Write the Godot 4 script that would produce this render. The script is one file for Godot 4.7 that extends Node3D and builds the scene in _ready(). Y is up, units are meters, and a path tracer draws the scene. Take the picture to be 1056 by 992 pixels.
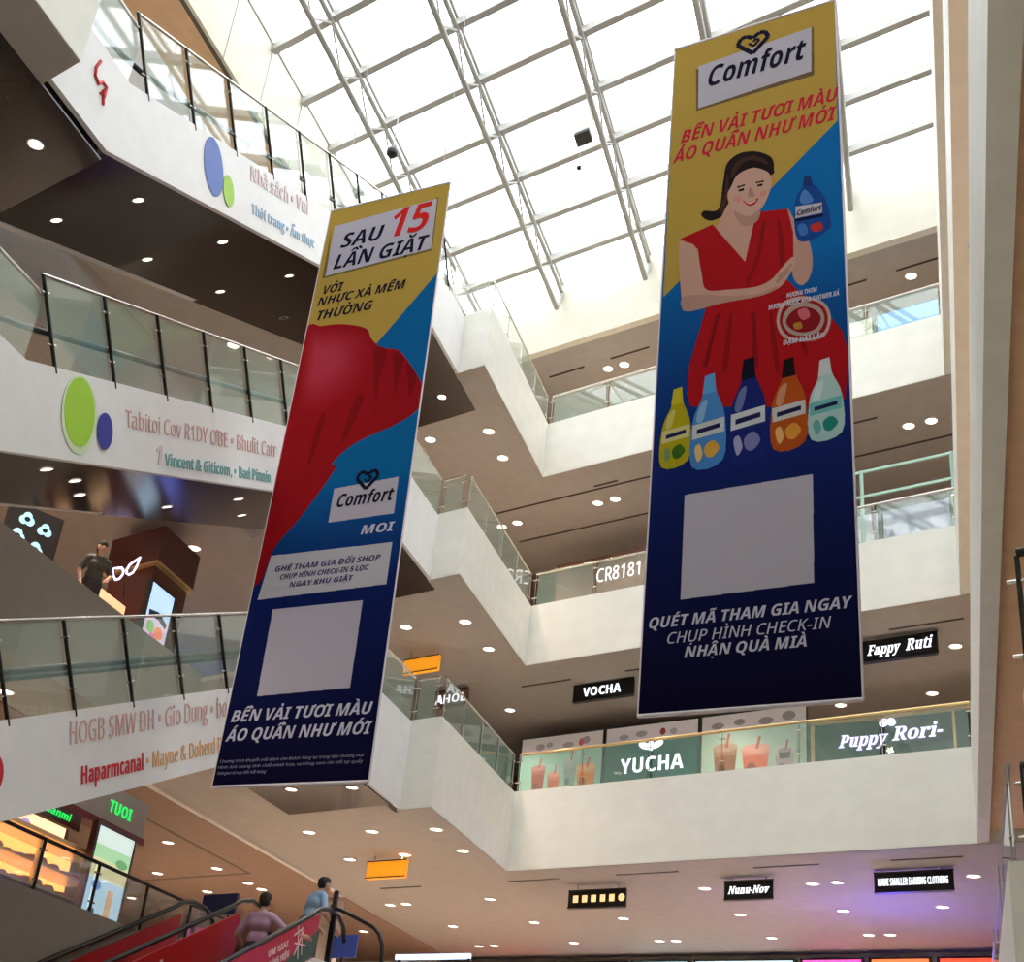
extends Node3D
# Shopping-mall atrium seen from the lowest floor. Plan coordinates: u runs leftwards across the void,
# v runs from the viewer towards the back galleries, h is height above eye level (floor at -EYE).
const EYE := 1.6
const CD := Vector3(0.315665, 0, -0.948871)
const AD := Vector3(-0.784264, 0, -0.620428)
const SL := 0.475          # rise of the ramps per unit v
const MARKS := {"Ề": "Êg", "Ế": "Êa", "Ả": "Ah", "Ơ": "On", "Ư": "Un", "Ầ": "Âg", "Ậ": "Âd", "Ẫ": "Ât", "Ặ": "Ăd", "Ớ": "Ón", "Ờ": "Òn", "Ự": "Und", "Ừ": "Ùn", "Ụ": "Ud", "Ổ": "Ôh", "Ọ": "Od", "Ộ": "Ôd", "Ệ": "Êd", "Ễ": "Êt",
	"ề": "êg", "ế": "êa", "ả": "ah", "ơ": "on", "ư": "un", "ầ": "âg", "ấ": "âa", "ậ": "âd", "ờ": "òn", "ự": "und", "ừ": "ùn", "ọ": "od", "ệ": "êd", "ạ": "ad", "ẩ": "âh", "Ẩ": "Âh"}
var M := {}
var used := {}
var font_b: SystemFont
var font_r: SystemFont
var font_s: SystemFont

func P(u: float, v: float, h: float) -> Vector3:
	return Vector3(-0.83429819 * u + 0.3358001 * v, h + EYE, -0.66008418 * u - 1.00945672 * v)

# ---------------------------------------------------------------- naming
func numbered(n: String) -> String:
	if not used.has(n):
		used[n] = 0
		return n
	used[n] += 1
	return "%s_%03d" % [n, used[n]]

func tag(o: Node3D, label: String, cat: String, group := "", kind := "") -> Node3D:
	o.set_meta("label", label)
	o.set_meta("category", cat)
	if group != "": o.set_meta("group", group)
	if kind != "": o.set_meta("kind", kind)
	return o

func thing(n: String, at: Vector3, label: String, cat: String, group := "", kind := "") -> Node3D:
	var o := Node3D.new()
	o.name = numbered(n)
	add_child(o)
	o.position = at
	return tag(o, label, cat, group, kind)

func nst() -> SurfaceTool:
	var st := SurfaceTool.new()
	st.begin(Mesh.PRIMITIVE_TRIANGLES)
	return st

# vertices are given in world space; the child is shifted back by its thing's position
func put(st: SurfaceTool, n: String, mat: Material, parent: Node3D, world := true) -> MeshInstance3D:
	var mi := MeshInstance3D.new()
	mi.mesh = st.commit()
	mi.material_override = mat
	mi.name = n
	parent.add_child(mi, true)
	if world and parent != self:
		var q: Node = parent
		var off := Vector3.ZERO
		while q != self:
			off += (q as Node3D).position
			q = q.get_parent()
		mi.position = -off
	return mi

func solo(st: SurfaceTool, n: String, mat: Material, label: String, cat: String, group := "", kind := "") -> MeshInstance3D:
	var mi := put(st, numbered(n), mat, self)
	tag(mi, label, cat, group, kind)
	return mi

# ---------------------------------------------------------------- shapes
func tri(st: SurfaceTool, a: Vector3, b: Vector3, c: Vector3, out: Vector3) -> void:
	var nn := (c - a).cross(b - a)
	if nn.length_squared() < 1e-14: return
	if nn.dot(out) < 0:
		var t := b
		b = c
		c = t
		nn = -nn
	nn = nn.normalized()
	for q in [a, b, c]:
		st.set_normal(nn)
		st.add_vertex(q)

func quad(st: SurfaceTool, a: Vector3, b: Vector3, c: Vector3, d: Vector3, out: Vector3) -> void:
	tri(st, a, b, c, out)
	tri(st, a, c, d, out)

# eight corners: bottom ring then top ring
func hexa(st: SurfaceTool, k: Array) -> void:
	var m := Vector3.ZERO
	for q in k: m += q / 8.0
	for f in [[0, 1, 2, 3], [4, 5, 6, 7], [0, 1, 5, 4], [1, 2, 6, 5], [2, 3, 7, 6], [3, 0, 4, 7]]:
		var c: Vector3 = (k[f[0]] + k[f[1]] + k[f[2]] + k[f[3]]) / 4.0
		quad(st, k[f[0]], k[f[1]], k[f[2]], k[f[3]], c - m)

func slab(st: SurfaceTool, u0: float, u1: float, v0: float, v1: float, h0: float, h1: float) -> void:
	hexa(st, [P(u0, v0, h0), P(u1, v0, h0), P(u1, v1, h0), P(u0, v1, h0), P(u0, v0, h1), P(u1, v0, h1), P(u1, v1, h1), P(u0, v1, h1)])

func extrude(st: SurfaceTool, pts: PackedVector2Array, t: Transform3D, z0: float, z1: float) -> void:
	var idx := Geometry2D.triangulate_polygon(pts)
	var zd := t.basis.z.normalized()
	for i in range(0, idx.size(), 3):
		var a := pts[idx[i]]
		var b := pts[idx[i + 1]]
		var c := pts[idx[i + 2]]
		tri(st, t * Vector3(a.x, a.y, z0), t * Vector3(b.x, b.y, z0), t * Vector3(c.x, c.y, z0), -zd)
		tri(st, t * Vector3(a.x, a.y, z1), t * Vector3(b.x, b.y, z1), t * Vector3(c.x, c.y, z1), zd)
	var area := 0.0
	for i in pts.size():
		var a := pts[i]
		var b := pts[(i + 1) % pts.size()]
		area += a.x * b.y - b.x * a.y
	for i in pts.size():
		var a := pts[i]
		var b := pts[(i + 1) % pts.size()]
		var e := b - a
		var nrm := Vector2(e.y, -e.x) * signf(area)
		var q0 := t * Vector3(a.x, a.y, z0)
		var q1 := t * Vector3(b.x, b.y, z0)
		var q2 := t * Vector3(b.x, b.y, z1)
		var q3 := t * Vector3(a.x, a.y, z1)
		var side := t.basis * Vector3(nrm.x, nrm.y, 0)
		var fn := (q1 - q0).cross(q3 - q0)
		if fn.dot(side) < 0: fn = -fn
		quad(st, q0, q1, q2, q3, fn)

func planpoly(st: SurfaceTool, uvs: Array, h0: float, h1: float) -> void:
	var pts := PackedVector2Array()
	for q in uvs: pts.append(Vector2(q[0], q[1]))
	var t := Transform3D(Basis(P(1, 0, 0) - P(0, 0, 0), P(0, 1, 0) - P(0, 0, 0), Vector3.UP), P(0, 0, 0))
	extrude(st, pts, t, h0, h1)

func beam(st: SurfaceTool, a: Vector3, b: Vector3, w: float, hgt: float, up := Vector3.UP) -> void:
	var d := (b - a).normalized()
	var s := d.cross(up)
	if s.length() < 0.01: s = d.cross(Vector3.RIGHT)
	s = s.normalized()
	var uu := s.cross(d).normalized()
	s *= w / 2
	uu *= hgt / 2
	hexa(st, [a - s - uu, a + s - uu, a + s + uu, a - s + uu, b - s - uu, b + s - uu, b + s + uu, b - s + uu])

func tube(st: SurfaceTool, pts: Array, r, sides := 8) -> void:
	var rings := []
	var n := pts.size()
	var prev := Vector3.ZERO
	for i in n:
		var d: Vector3 = (pts[mini(i + 1, n - 1)] - pts[maxi(i - 1, 0)]).normalized()
		var s := prev if prev != Vector3.ZERO else (d.cross(Vector3.UP) if absf(d.y) < 0.95 else d.cross(Vector3.RIGHT))
		s = (s - d * s.dot(d)).normalized()
		prev = s
		var t := d.cross(s)
		var ring := []
		var rr: float = r[i] if r is Array else r
		for k in sides:
			var a := TAU * k / sides
			ring.append([pts[i] + (s * cos(a) + t * sin(a)) * rr, s * cos(a) + t * sin(a)])
		rings.append(ring)
	for i in n - 1:
		for k in sides:
			var k2 := (k + 1) % sides
			var q := [rings[i][k], rings[i][k2], rings[i + 1][k2], rings[i + 1][k]]
			var fn: Vector3 = (q[2][0] - q[0][0]).cross(q[1][0] - q[0][0])
			var order := [0, 1, 2, 0, 2, 3] if fn.dot(q[0][1]) > 0 else [0, 2, 1, 0, 3, 2]
			for o in order:
				st.set_normal(q[o][1])
				st.add_vertex(q[o][0])
	for e in [0, n - 1]:
		var out: Vector3 = (pts[0] - pts[1]) if e == 0 else (pts[n - 1] - pts[n - 2])
		for k in range(1, sides - 1):
			tri(st, rings[e][0][0], rings[e][k][0], rings[e][k + 1][0], out)

# surface of revolution about +y at origin o; profile = [[r, y], ...]
func lathe(st: SurfaceTool, o: Vector3, prof: Array, sides := 16, b := Basis.IDENTITY) -> void:
	for i in prof.size() - 1:
		var p0: Array = prof[i]
		var p1: Array = prof[i + 1]
		var nn := Vector2(p1[1] - p0[1], -(p1[0] - p0[0])).normalized()
		for k in sides:
			var a0 := TAU * k / sides
			var a1 := TAU * (k + 1) / sides
			var q := []
			for e in [[p0, a0], [p0, a1], [p1, a1], [p1, a0]]:
				q.append([o + b * Vector3(e[0][0] * cos(e[1]), e[0][1], e[0][0] * sin(e[1])), b * Vector3(nn.x * cos(e[1]), nn.y, nn.x * sin(e[1]))])
			for t in [[0, 1, 2], [0, 2, 3]]:
				var fn: Vector3 = (q[t[2]][0] - q[t[0]][0]).cross(q[t[1]][0] - q[t[0]][0])
				if fn.length_squared() < 1e-16: continue
				var tt: Array = t if fn.dot(q[t[0]][1]) > 0 else [t[0], t[2], t[1]]
				for x in tt:
					st.set_normal(q[x][1])
					st.add_vertex(q[x][0])

func ellip(cx: float, cy: float, rx: float, ry: float, n := 24, rot := 0.0) -> PackedVector2Array:
	var p := PackedVector2Array()
	for i in n:
		var a := TAU * i / n
		p.append(Vector2(cx, cy) + Vector2(cos(a) * rx, sin(a) * ry).rotated(rot))
	return p

# ---------------------------------------------------------------- lettering (solid letters)
# frame t: x along the line, y up, z out of the surface; (x, y) = left end of the baseline; w = width, h = cap height
func letters(s: String, t: Transform3D, x: float, y: float, w: float, h: float, mat: Material, parent: Node3D, n := "lettering", shear := 0.0, f: Font = null, depth := 0.006, world := true) -> MeshInstance3D:
	var tm := TextMesh.new()
	tm.font = f if f else font_b
	tm.font_size = 48
	tm.pixel_size = 0.01
	tm.depth = 1.0
	tm.curve_step = 2.0
	tm.text = "H"
	var hb := tm.get_aabb()
	# letters the font lacks: base letter plus marks built by hand (g grave, a acute, h hook, t tilde, n horn, d dot below)
	var marks := []
	var s2 := ""
	for ch in s:
		if MARKS.has(ch):
			for k in (MARKS[ch] as String).substr(1): marks.append([s2.length(), k])
			s2 += (MARKS[ch] as String)[0]
		else: s2 += ch
	s = s2
	tm.text = s
	var bb := tm.get_aabb()
	var sy := h / hb.size.y
	var sx := w / maxf(bb.size.x, 0.001)
	var bas := t.basis * Basis(Vector3(sx, 0, 0), Vector3(shear * sy, sy, 0), Vector3(0, 0, depth))
	var org := t * Vector3(x, y, depth / 2) - bas * Vector3(bb.position.x, hb.position.y, 0)
	var st := SurfaceTool.new()
	st.begin(Mesh.PRIMITIVE_TRIANGLES)
	var tx := Transform3D(bas, org)
	st.append_from(tm, 0, tx)
	var x0 := bb.position.x - 0.02
	var full: float = tm.font.get_string_size(s, HORIZONTAL_ALIGNMENT_LEFT, -1, 48).x
	var sc: float = (bb.size.x + 0.04) / maxf(full, 1.0)
	var cap := hb.size.y
	var ms := nst()
	for mk in marks:
		var a: float = x0 + tm.font.get_string_size(s.left(mk[0]), HORIZONTAL_ALIGNMENT_LEFT, -1, 48).x * sc
		var b: float = x0 + tm.font.get_string_size(s.left(mk[0] + 1), HORIZONTAL_ALIGNMENT_LEFT, -1, 48).x * sc
		var c := (a + b) / 2
		var base := hb.position.y
		var acc: bool = s[mk[0]] in "ÊÂÔĂêâôă"
		var top: float = base + cap * (1.12 if acc else 1.08) if s[mk[0]] == s[mk[0]].to_upper() else base + cap * (1.05 if acc else 0.82)
		var q := []
		match mk[1]:
			"g": q = [[[-0.18, 0.20], [0.06, 0.0]]]
			"a": q = [[[-0.06, 0.0], [0.18, 0.20]]]
			"h": q = [[[-0.08, 0.20], [0.08, 0.20]], [[0.08, 0.20], [0.02, 0.02]]]
			"t": q = [[[-0.16, 0.02], [-0.02, 0.12]], [[-0.02, 0.12], [0.16, 0.06]]]
			"d": q = [[[-0.07, -0.0], [0.07, -0.0]]]
			"n": q = [[[-0.06, -0.0], [0.10, 0.06]], [[0.10, 0.06], [0.10, 0.24]]]
		for e in q:
			var o := Vector2(c + (cap * 0.34 if acc else 0.0), top)
			if mk[1] == "d": o = Vector2(c, base - cap * 0.2)
			if mk[1] == "n": o = Vector2(b - cap * 0.10, base + cap * (0.82 if s[mk[0]] == s[mk[0]].to_upper() else 0.6))
			var p0 := o + Vector2(e[0][0], e[0][1]) * cap
			var p1 := o + Vector2(e[1][0], e[1][1]) * cap
			var w2 := (p1 - p0).normalized().orthogonal() * cap * 0.07
			if w2 == Vector2.ZERO: continue
			extrude(ms, PackedVector2Array([p0 - w2, p1 - w2, p1 + w2, p0 + w2]), tx, -0.5, 0.5)
	ms.index()
	if marks.size() > 0: st.append_from(ms.commit(), 0, Transform3D.IDENTITY)
	return put(st, n, mat, parent, world)

# ---------------------------------------------------------------- materials
func mat(c: Color, rough := 0.6, metal := 0.0) -> StandardMaterial3D:
	var m := StandardMaterial3D.new()
	m.albedo_color = c
	m.roughness = rough
	m.metallic = metal
	return m

func ink(c: Color) -> StandardMaterial3D:
	var m := mat(c, 0.85)
	m.metallic_specular = 0.15
	return m

func glow(c: Color, e: float) -> StandardMaterial3D:
	var m := mat(c, 0.5)
	m.emission_enabled = true
	m.emission = c
	m.emission_energy_multiplier = e
	return m

func glassm(c: Color, a: float) -> StandardMaterial3D:
	var m := mat(Color(c.r, c.g, c.b, a), 0.03)
	m.transparency = BaseMaterial3D.TRANSPARENCY_ALPHA
	m.metallic_specular = 0.5
	return m

# a painted or stone surface: slightly uneven tone over its whole area
func grained(c: Color, amount: float, freq: float, rough: float, sd: int, scale := 0.4) -> StandardMaterial3D:
	var fn := FastNoiseLite.new()
	fn.seed = sd
	fn.frequency = freq
	fn.fractal_octaves = 4
	var img := Image.create(256, 256, false, Image.FORMAT_RGB8)
	var src := fn.get_seamless_image(256, 256)
	for y in 256:
		for x in 256:
			var k := 1.0 + (src.get_pixel(x, y).r - 0.5) * amount
			img.set_pixel(x, y, Color(clampf(c.r * k, 0, 1), clampf(c.g * k, 0, 1), clampf(c.b * k, 0, 1)))
	var m := mat(Color.WHITE, rough)
	m.albedo_texture = ImageTexture.create_from_image(img)
	m.uv1_triplanar = true
	m.uv1_world_triplanar = true
	m.uv1_scale = Vector3.ONE * scale
	return m

func make_materials() -> void:
	M.white = grained(Color(0.89, 0.88, 0.845), 0.05, 0.02, 0.55, 1)
	M.clad = grained(Color(0.89, 0.88, 0.885), 0.04, 0.02, 0.4, 2)
	M.ceil = grained(Color(0.64, 0.61, 0.585), 0.05, 0.02, 0.7, 3)
	M.dark = grained(Color(0.19, 0.14, 0.12), 0.14, 0.015, 0.14, 4)
	M.tile = grained(Color(0.80, 0.76, 0.70), 0.08, 0.03, 0.3, 5)
	M.cream = grained(Color(0.85, 0.83, 0.77), 0.05, 0.02, 0.6, 6)
	M.tan = grained(Color(0.90, 0.73, 0.58), 0.06, 0.02, 0.6, 7)
	M.shop = grained(Color(0.46, 0.33, 0.27), 0.15, 0.02, 0.5, 8)
	M.orange = grained(Color(0.84, 0.45, 0.22), 0.1, 0.02, 0.5, 9)
	M.wood = grained(Color(0.30, 0.13, 0.10), 0.25, 0.03, 0.4, 10)
	M.warmceil = grained(Color(0.56, 0.455, 0.39), 0.06, 0.02, 0.7, 11)
	M.joint = mat(Color(0.42, 0.37, 0.33), 0.8)
	M.steel = mat(Color(0.66, 0.65, 0.63), 0.5, 0.1)
	M.rail = mat(Color(0.82, 0.80, 0.76), 0.25, 0.8)
	M.brass = mat(Color(0.88, 0.76, 0.55), 0.3, 0.7)
	M.slim = mat(Color(0.62, 0.63, 0.60), 0.35, 0.6)
	M.post = mat(Color(0.16, 0.16, 0.15), 0.4, 0.5)
	M.black = mat(Color(0.03, 0.03, 0.032), 0.4)
	M.rubber = mat(Color(0.06, 0.07, 0.065), 0.35)
	M.glass = glassm(Color(0.72, 0.86, 0.80), 0.13)
	M.pane = glassm(Color(0.97, 0.99, 1.0), 0.12)
	M.hem = mat(Color(0.80, 0.76, 0.80), 0.7)
	M.lamp = glow(Color(1.0, 0.93, 0.86), 6.0)
	M.ring = mat(Color(0.86, 0.84, 0.82), 0.5)
	M.whiteglow = glow(Color(0.95, 0.97, 1.0), 1.6)
	M.neon = glow(Color(0.85, 0.82, 1.0), 1.8)
	M.green = glow(Color(0.12, 0.85, 0.35), 1.2)
	M.mint = mat(Color(0.66, 0.80, 0.74), 0.4)
	M.red = mat(Color(0.70, 0.06, 0.08), 0.45)
	M.skin = mat(Color(0.80, 0.60, 0.50), 0.6)

# ---------------------------------------------------------------- printed sheets
func pv(a: Array, w: float, h: float) -> PackedVector2Array:
	var p := PackedVector2Array()
	for i in range(0, a.size(), 2): p.append(Vector2(a[i] * w, a[i + 1] * h))
	return p

func smooth(p: PackedVector2Array, n := 6) -> PackedVector2Array:
	var o := PackedVector2Array()
	var c := p.size()
	for i in c:
		for k in n:
			o.append(p[i].cubic_interpolate(p[(i + 1) % c], p[(i + c - 1) % c], p[(i + 2) % c], float(k) / n))
	return o

func fillp(img: Image, p: PackedVector2Array, c: Color) -> void:
	var y0 := 1e9
	var y1 := -1e9
	for q in p:
		y0 = minf(y0, q.y)
		y1 = maxf(y1, q.y)
	for y in range(maxi(0, floori(y0)), mini(img.get_height() - 1, ceili(y1)) + 1):
		var xs := []
		var yy := y + 0.5
		for i in p.size():
			var a := p[i]
			var b := p[(i + 1) % p.size()]
			if (a.y <= yy) != (b.y <= yy):
				xs.append(a.x + (yy - a.y) / (b.y - a.y) * (b.x - a.x))
		xs.sort()
		for i in range(0, xs.size() - 1, 2):
			var x0 := clampi(roundi(xs[i]), 0, img.get_width())
			var x1 := clampi(roundi(xs[i + 1]), 0, img.get_width())
			if x1 > x0: img.fill_rect(Rect2i(x0, y, x1 - x0, 1), c)

func printed(img: Image, rough := 0.6) -> StandardMaterial3D:
	img.generate_mipmaps()
	var m := mat(Color.WHITE, rough)
	m.albedo_texture = ImageTexture.create_from_image(img)
	return m

func lightbox(img: Image, e: float) -> StandardMaterial3D:
	var m := printed(img, 0.4)
	m.emission_enabled = true
	m.emission_texture = m.albedo_texture
	m.emission = Color.WHITE
	m.emission_operator = BaseMaterial3D.EMISSION_OP_MULTIPLY
	m.emission_energy_multiplier = e
	return m

# a flat sheet with a picture: a = top left, b = top right, c = bottom right, d = bottom left
func sheet(st: SurfaceTool, a: Vector3, b: Vector3, c: Vector3, d: Vector3, rows := 1) -> void:
	var nn := (b - a).cross(a - d).normalized()
	for i in rows:
		var t0 := float(i) / rows
		var t1 := float(i + 1) / rows
		var k := [[a.lerp(d, t0), Vector2(0, t0)], [b.lerp(c, t0), Vector2(1, t0)], [b.lerp(c, t1), Vector2(1, t1)], [a.lerp(d, t1), Vector2(0, t1)]]
		for o in [0, 1, 2, 0, 2, 3]:
			st.set_normal(nn)
			st.set_uv(k[o][1])
			st.add_vertex(k[o][0])

# ---------------------------------------------------------------- balustrades
# straight run from a to b (tops of the upstand), posts at the fractions ts; lean = vector from post foot to post head
func balustrade(label: String, a: Vector3, b: Vector3, ts: Array, lean: Vector3, out: Vector3, group: String, rail_mat: Material, foot := 0.12, rail_r := 0.022, into: Node3D = null, post_mat: Material = null) -> Node3D:
	var o := into if into else thing("glass_balustrade", a, label, "balustrade", group)
	var dir := (b - a).normalized()
	for t in ts:
		var f := a.lerp(b, t) + out * 0.03
		var st := nst()
		beam(st, f - lean.normalized() * foot, f + lean * 0.985, 0.036 if post_mat == null else 0.016, 0.022 if post_mat == null else 0.014, dir)
		var po := put(st, "post", post_mat if post_mat else M.post, o)
		for k in [0.25, 0.8]:
			st = nst()
			tube(st, [f + lean * k - dir * 0.07, f + lean * k + dir * 0.07], 0.013, 6)
			put(st, "clip", M.rail, po)
	for i in ts.size() - 1:
		var p0 := a.lerp(b, ts[i]) + dir * 0.05
		var p1 := a.lerp(b, ts[i + 1]) - dir * 0.05
		var st := nst()
		var l0 := lean * 0.03
		var l1 := lean * 0.965
		var th := out * 0.006
		hexa(st, [p0 + l0 - th, p1 + l0 - th, p1 + l0 + th, p0 + l0 + th, p0 + l1 - th, p1 + l1 - th, p1 + l1 + th, p0 + l1 + th])
		put(st, "glass_panel", M.glass, o)
	var st := nst()
	tube(st, [a + lean, b + lean], rail_r, 8)
	put(st, "top_rail", rail_mat, o)
	return o

func fractions(n: int) -> Array:
	var r := []
	for i in n + 1: r.append(float(i) / n)
	return r

# ---------------------------------------------------------------- recessed downlights
var lamp_ring: ArrayMesh
var lamp_lens: ArrayMesh
var lamp_energy := 30.0
func downlight(at: Vector3, tilt: Vector3, label: String, group: String, on := 1.0, r := 0.11, power := 1.0) -> void:
	if lamp_ring == null:
		var st := nst()
		lathe(st, Vector3.ZERO, [[1.0, 0.02], [1.28, 0.0], [1.30, -0.08], [1.22, -0.14], [1.05, -0.14], [1.0, 0.02]], 18)
		lamp_ring = st.commit()
		st = nst()
		lathe(st, Vector3.ZERO, [[0.0, -0.10], [0.5, -0.11], [1.02, -0.06]], 18)
		lamp_lens = st.commit()
	var o := thing("downlight", at, label, "downlight", group)
	o.basis = Basis(Quaternion(Vector3.DOWN, tilt)) if tilt.distance_to(Vector3.DOWN) > 0.001 else Basis.IDENTITY
	for e in [["trim_ring", lamp_ring, M.ring], ["lens", lamp_lens, M.lamp if on > 0.4 else M.hem]]:
		var mi := MeshInstance3D.new()
		mi.mesh = e[1]
		mi.material_override = e[2]
		mi.name = e[0]
		mi.scale = Vector3.ONE * r
		o.add_child(mi, true)
	if on > 0.4:
		var s := SpotLight3D.new()
		s.name = "lamp"
		s.light_color = Color(1.0, 0.92, 0.85)
		s.light_energy = lamp_energy * power
		s.light_size = r
		s.spot_angle = 62
		s.spot_range = 40
		s.spot_attenuation = 2.0
		s.shadow_enabled = true
		s.rotation_degrees = Vector3(-90, 0, 0)
		s.position = Vector3(0, -0.25 * r - 0.01, 0)
		o.add_child(s)

# ---------------------------------------------------------------- people
func sdcap(p: Vector3, a: Vector3, b: Vector3, ra: float, rb: float) -> float:
	var ab := b - a
	var t := clampf((p - a).dot(ab) / maxf(ab.length_squared(), 1e-9), 0, 1)
	return p.distance_to(a + ab * t) - lerpf(ra, rb, t)

# bones: [from, to, r0, r1, colour]; surface nets over their smooth union
func nets(st: SurfaceTool, bones: Array, cell: float, blend: float) -> void:
	var lo := Vector3.ONE * 1e9
	var hi := -lo
	for b in bones:
		for q in [b[0], b[1]]:
			lo = lo.min(q - Vector3.ONE * (maxf(b[2], b[3]) + cell * 2))
			hi = hi.max(q + Vector3.ONE * (maxf(b[2], b[3]) + cell * 2))
	var n := Vector3i(((hi - lo) / cell).ceil()) + Vector3i.ONE
	var f := PackedFloat32Array()
	f.resize(n.x * n.y * n.z)
	f.fill(1.0)
	for b in bones:
		var m: float = maxf(b[2], b[3]) + cell * 2 + blend
		var l0 := Vector3i(((b[0].min(b[1]) - Vector3.ONE * m - lo) / cell).floor()).clamp(Vector3i.ZERO, n - Vector3i.ONE)
		var l1 := Vector3i(((b[0].max(b[1]) + Vector3.ONE * m - lo) / cell).ceil()).clamp(Vector3i.ZERO, n - Vector3i.ONE)
		for z in range(l0.z, l1.z + 1):
			for y in range(l0.y, l1.y + 1):
				for x in range(l0.x, l1.x + 1):
					var i := x + n.x * (y + n.y * z)
					var d := sdcap(lo + Vector3(x, y, z) * cell, b[0], b[1], b[2], b[3])
					var e := f[i]
					var k := maxf(blend - absf(d - e), 0.0) / blend
					f[i] = minf(d, e) - k * k * blend * 0.25
	var vid := {}
	var vs := []
	var off := [0, 1, n.x, n.x + 1, n.x * n.y, n.x * n.y + 1, n.x * n.y + n.x, n.x * n.y + n.x + 1]
	for z in n.z - 1:
		for y in n.y - 1:
			for x in n.x - 1:
				var i := x + n.x * (y + n.y * z)
				var s := f[i] < 0
				var mixed := false
				for k in range(1, 8):
					if (f[i + off[k]] < 0) != s:
						mixed = true
						break
				if not mixed: continue
				var acc := Vector3.ZERO
				var cnt := 0
				for e in [[0, 1], [2, 3], [4, 5], [6, 7], [0, 2], [1, 3], [4, 6], [5, 7], [0, 4], [1, 5], [2, 6], [3, 7]]:
					var a := f[i + off[e[0]]]
					var b := f[i + off[e[1]]]
					if (a < 0) != (b < 0):
						var t := a / (a - b)
						var pa := Vector3(e[0] & 1, (e[0] >> 1) & 1, e[0] >> 2)
						var pb := Vector3(e[1] & 1, (e[1] >> 1) & 1, e[1] >> 2)
						acc += pa.lerp(pb, t)
						cnt += 1
				var p := lo + (Vector3(x, y, z) + acc / cnt) * cell
				var g := Vector3(f[i + 1] - f[i], f[i + n.x] - f[i], f[i + n.x * n.y] - f[i]).normalized()
				var best := 1e9
				var col := Color.WHITE
				for b in bones:
					var d := sdcap(p, b[0], b[1], b[2], b[3])
					if d < best:
						best = d
						col = b[4]
				vid[i] = vs.size()
				vs.append([p, g, col])
	for z in range(1, n.z - 1):
		for y in range(1, n.y - 1):
			for x in range(1, n.x - 1):
				var i := x + n.x * (y + n.y * z)
				for ax in 3:
					var o1: int = [1, n.x, n.x * n.y][ax]
					if (f[i] < 0) == (f[i + o1] < 0): continue
					var oa: int = [n.x, n.x * n.y, 1][ax]
					var ob: int = [n.x * n.y, 1, n.x][ax]
					var q := [i - oa - ob, i - ob, i, i - oa]
					var c := []
					for k in q:
						if vid.has(k): c.append(vs[vid[k]])
					if c.size() < 4: continue
					var gsum: Vector3 = c[0][1] + c[1][1] + c[2][1] + c[3][1]
					for t in [[0, 1, 2], [0, 2, 3]]:
						var fn: Vector3 = (c[t[2]][0] - c[t[0]][0]).cross(c[t[1]][0] - c[t[0]][0])
						var tt: Array = t if fn.dot(gsum) > 0 else [t[0], t[2], t[1]]
						for w in tt:
							st.set_normal(c[w][1])
							st.set_color(c[w][2])
							st.add_vertex(c[w][0])

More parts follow.
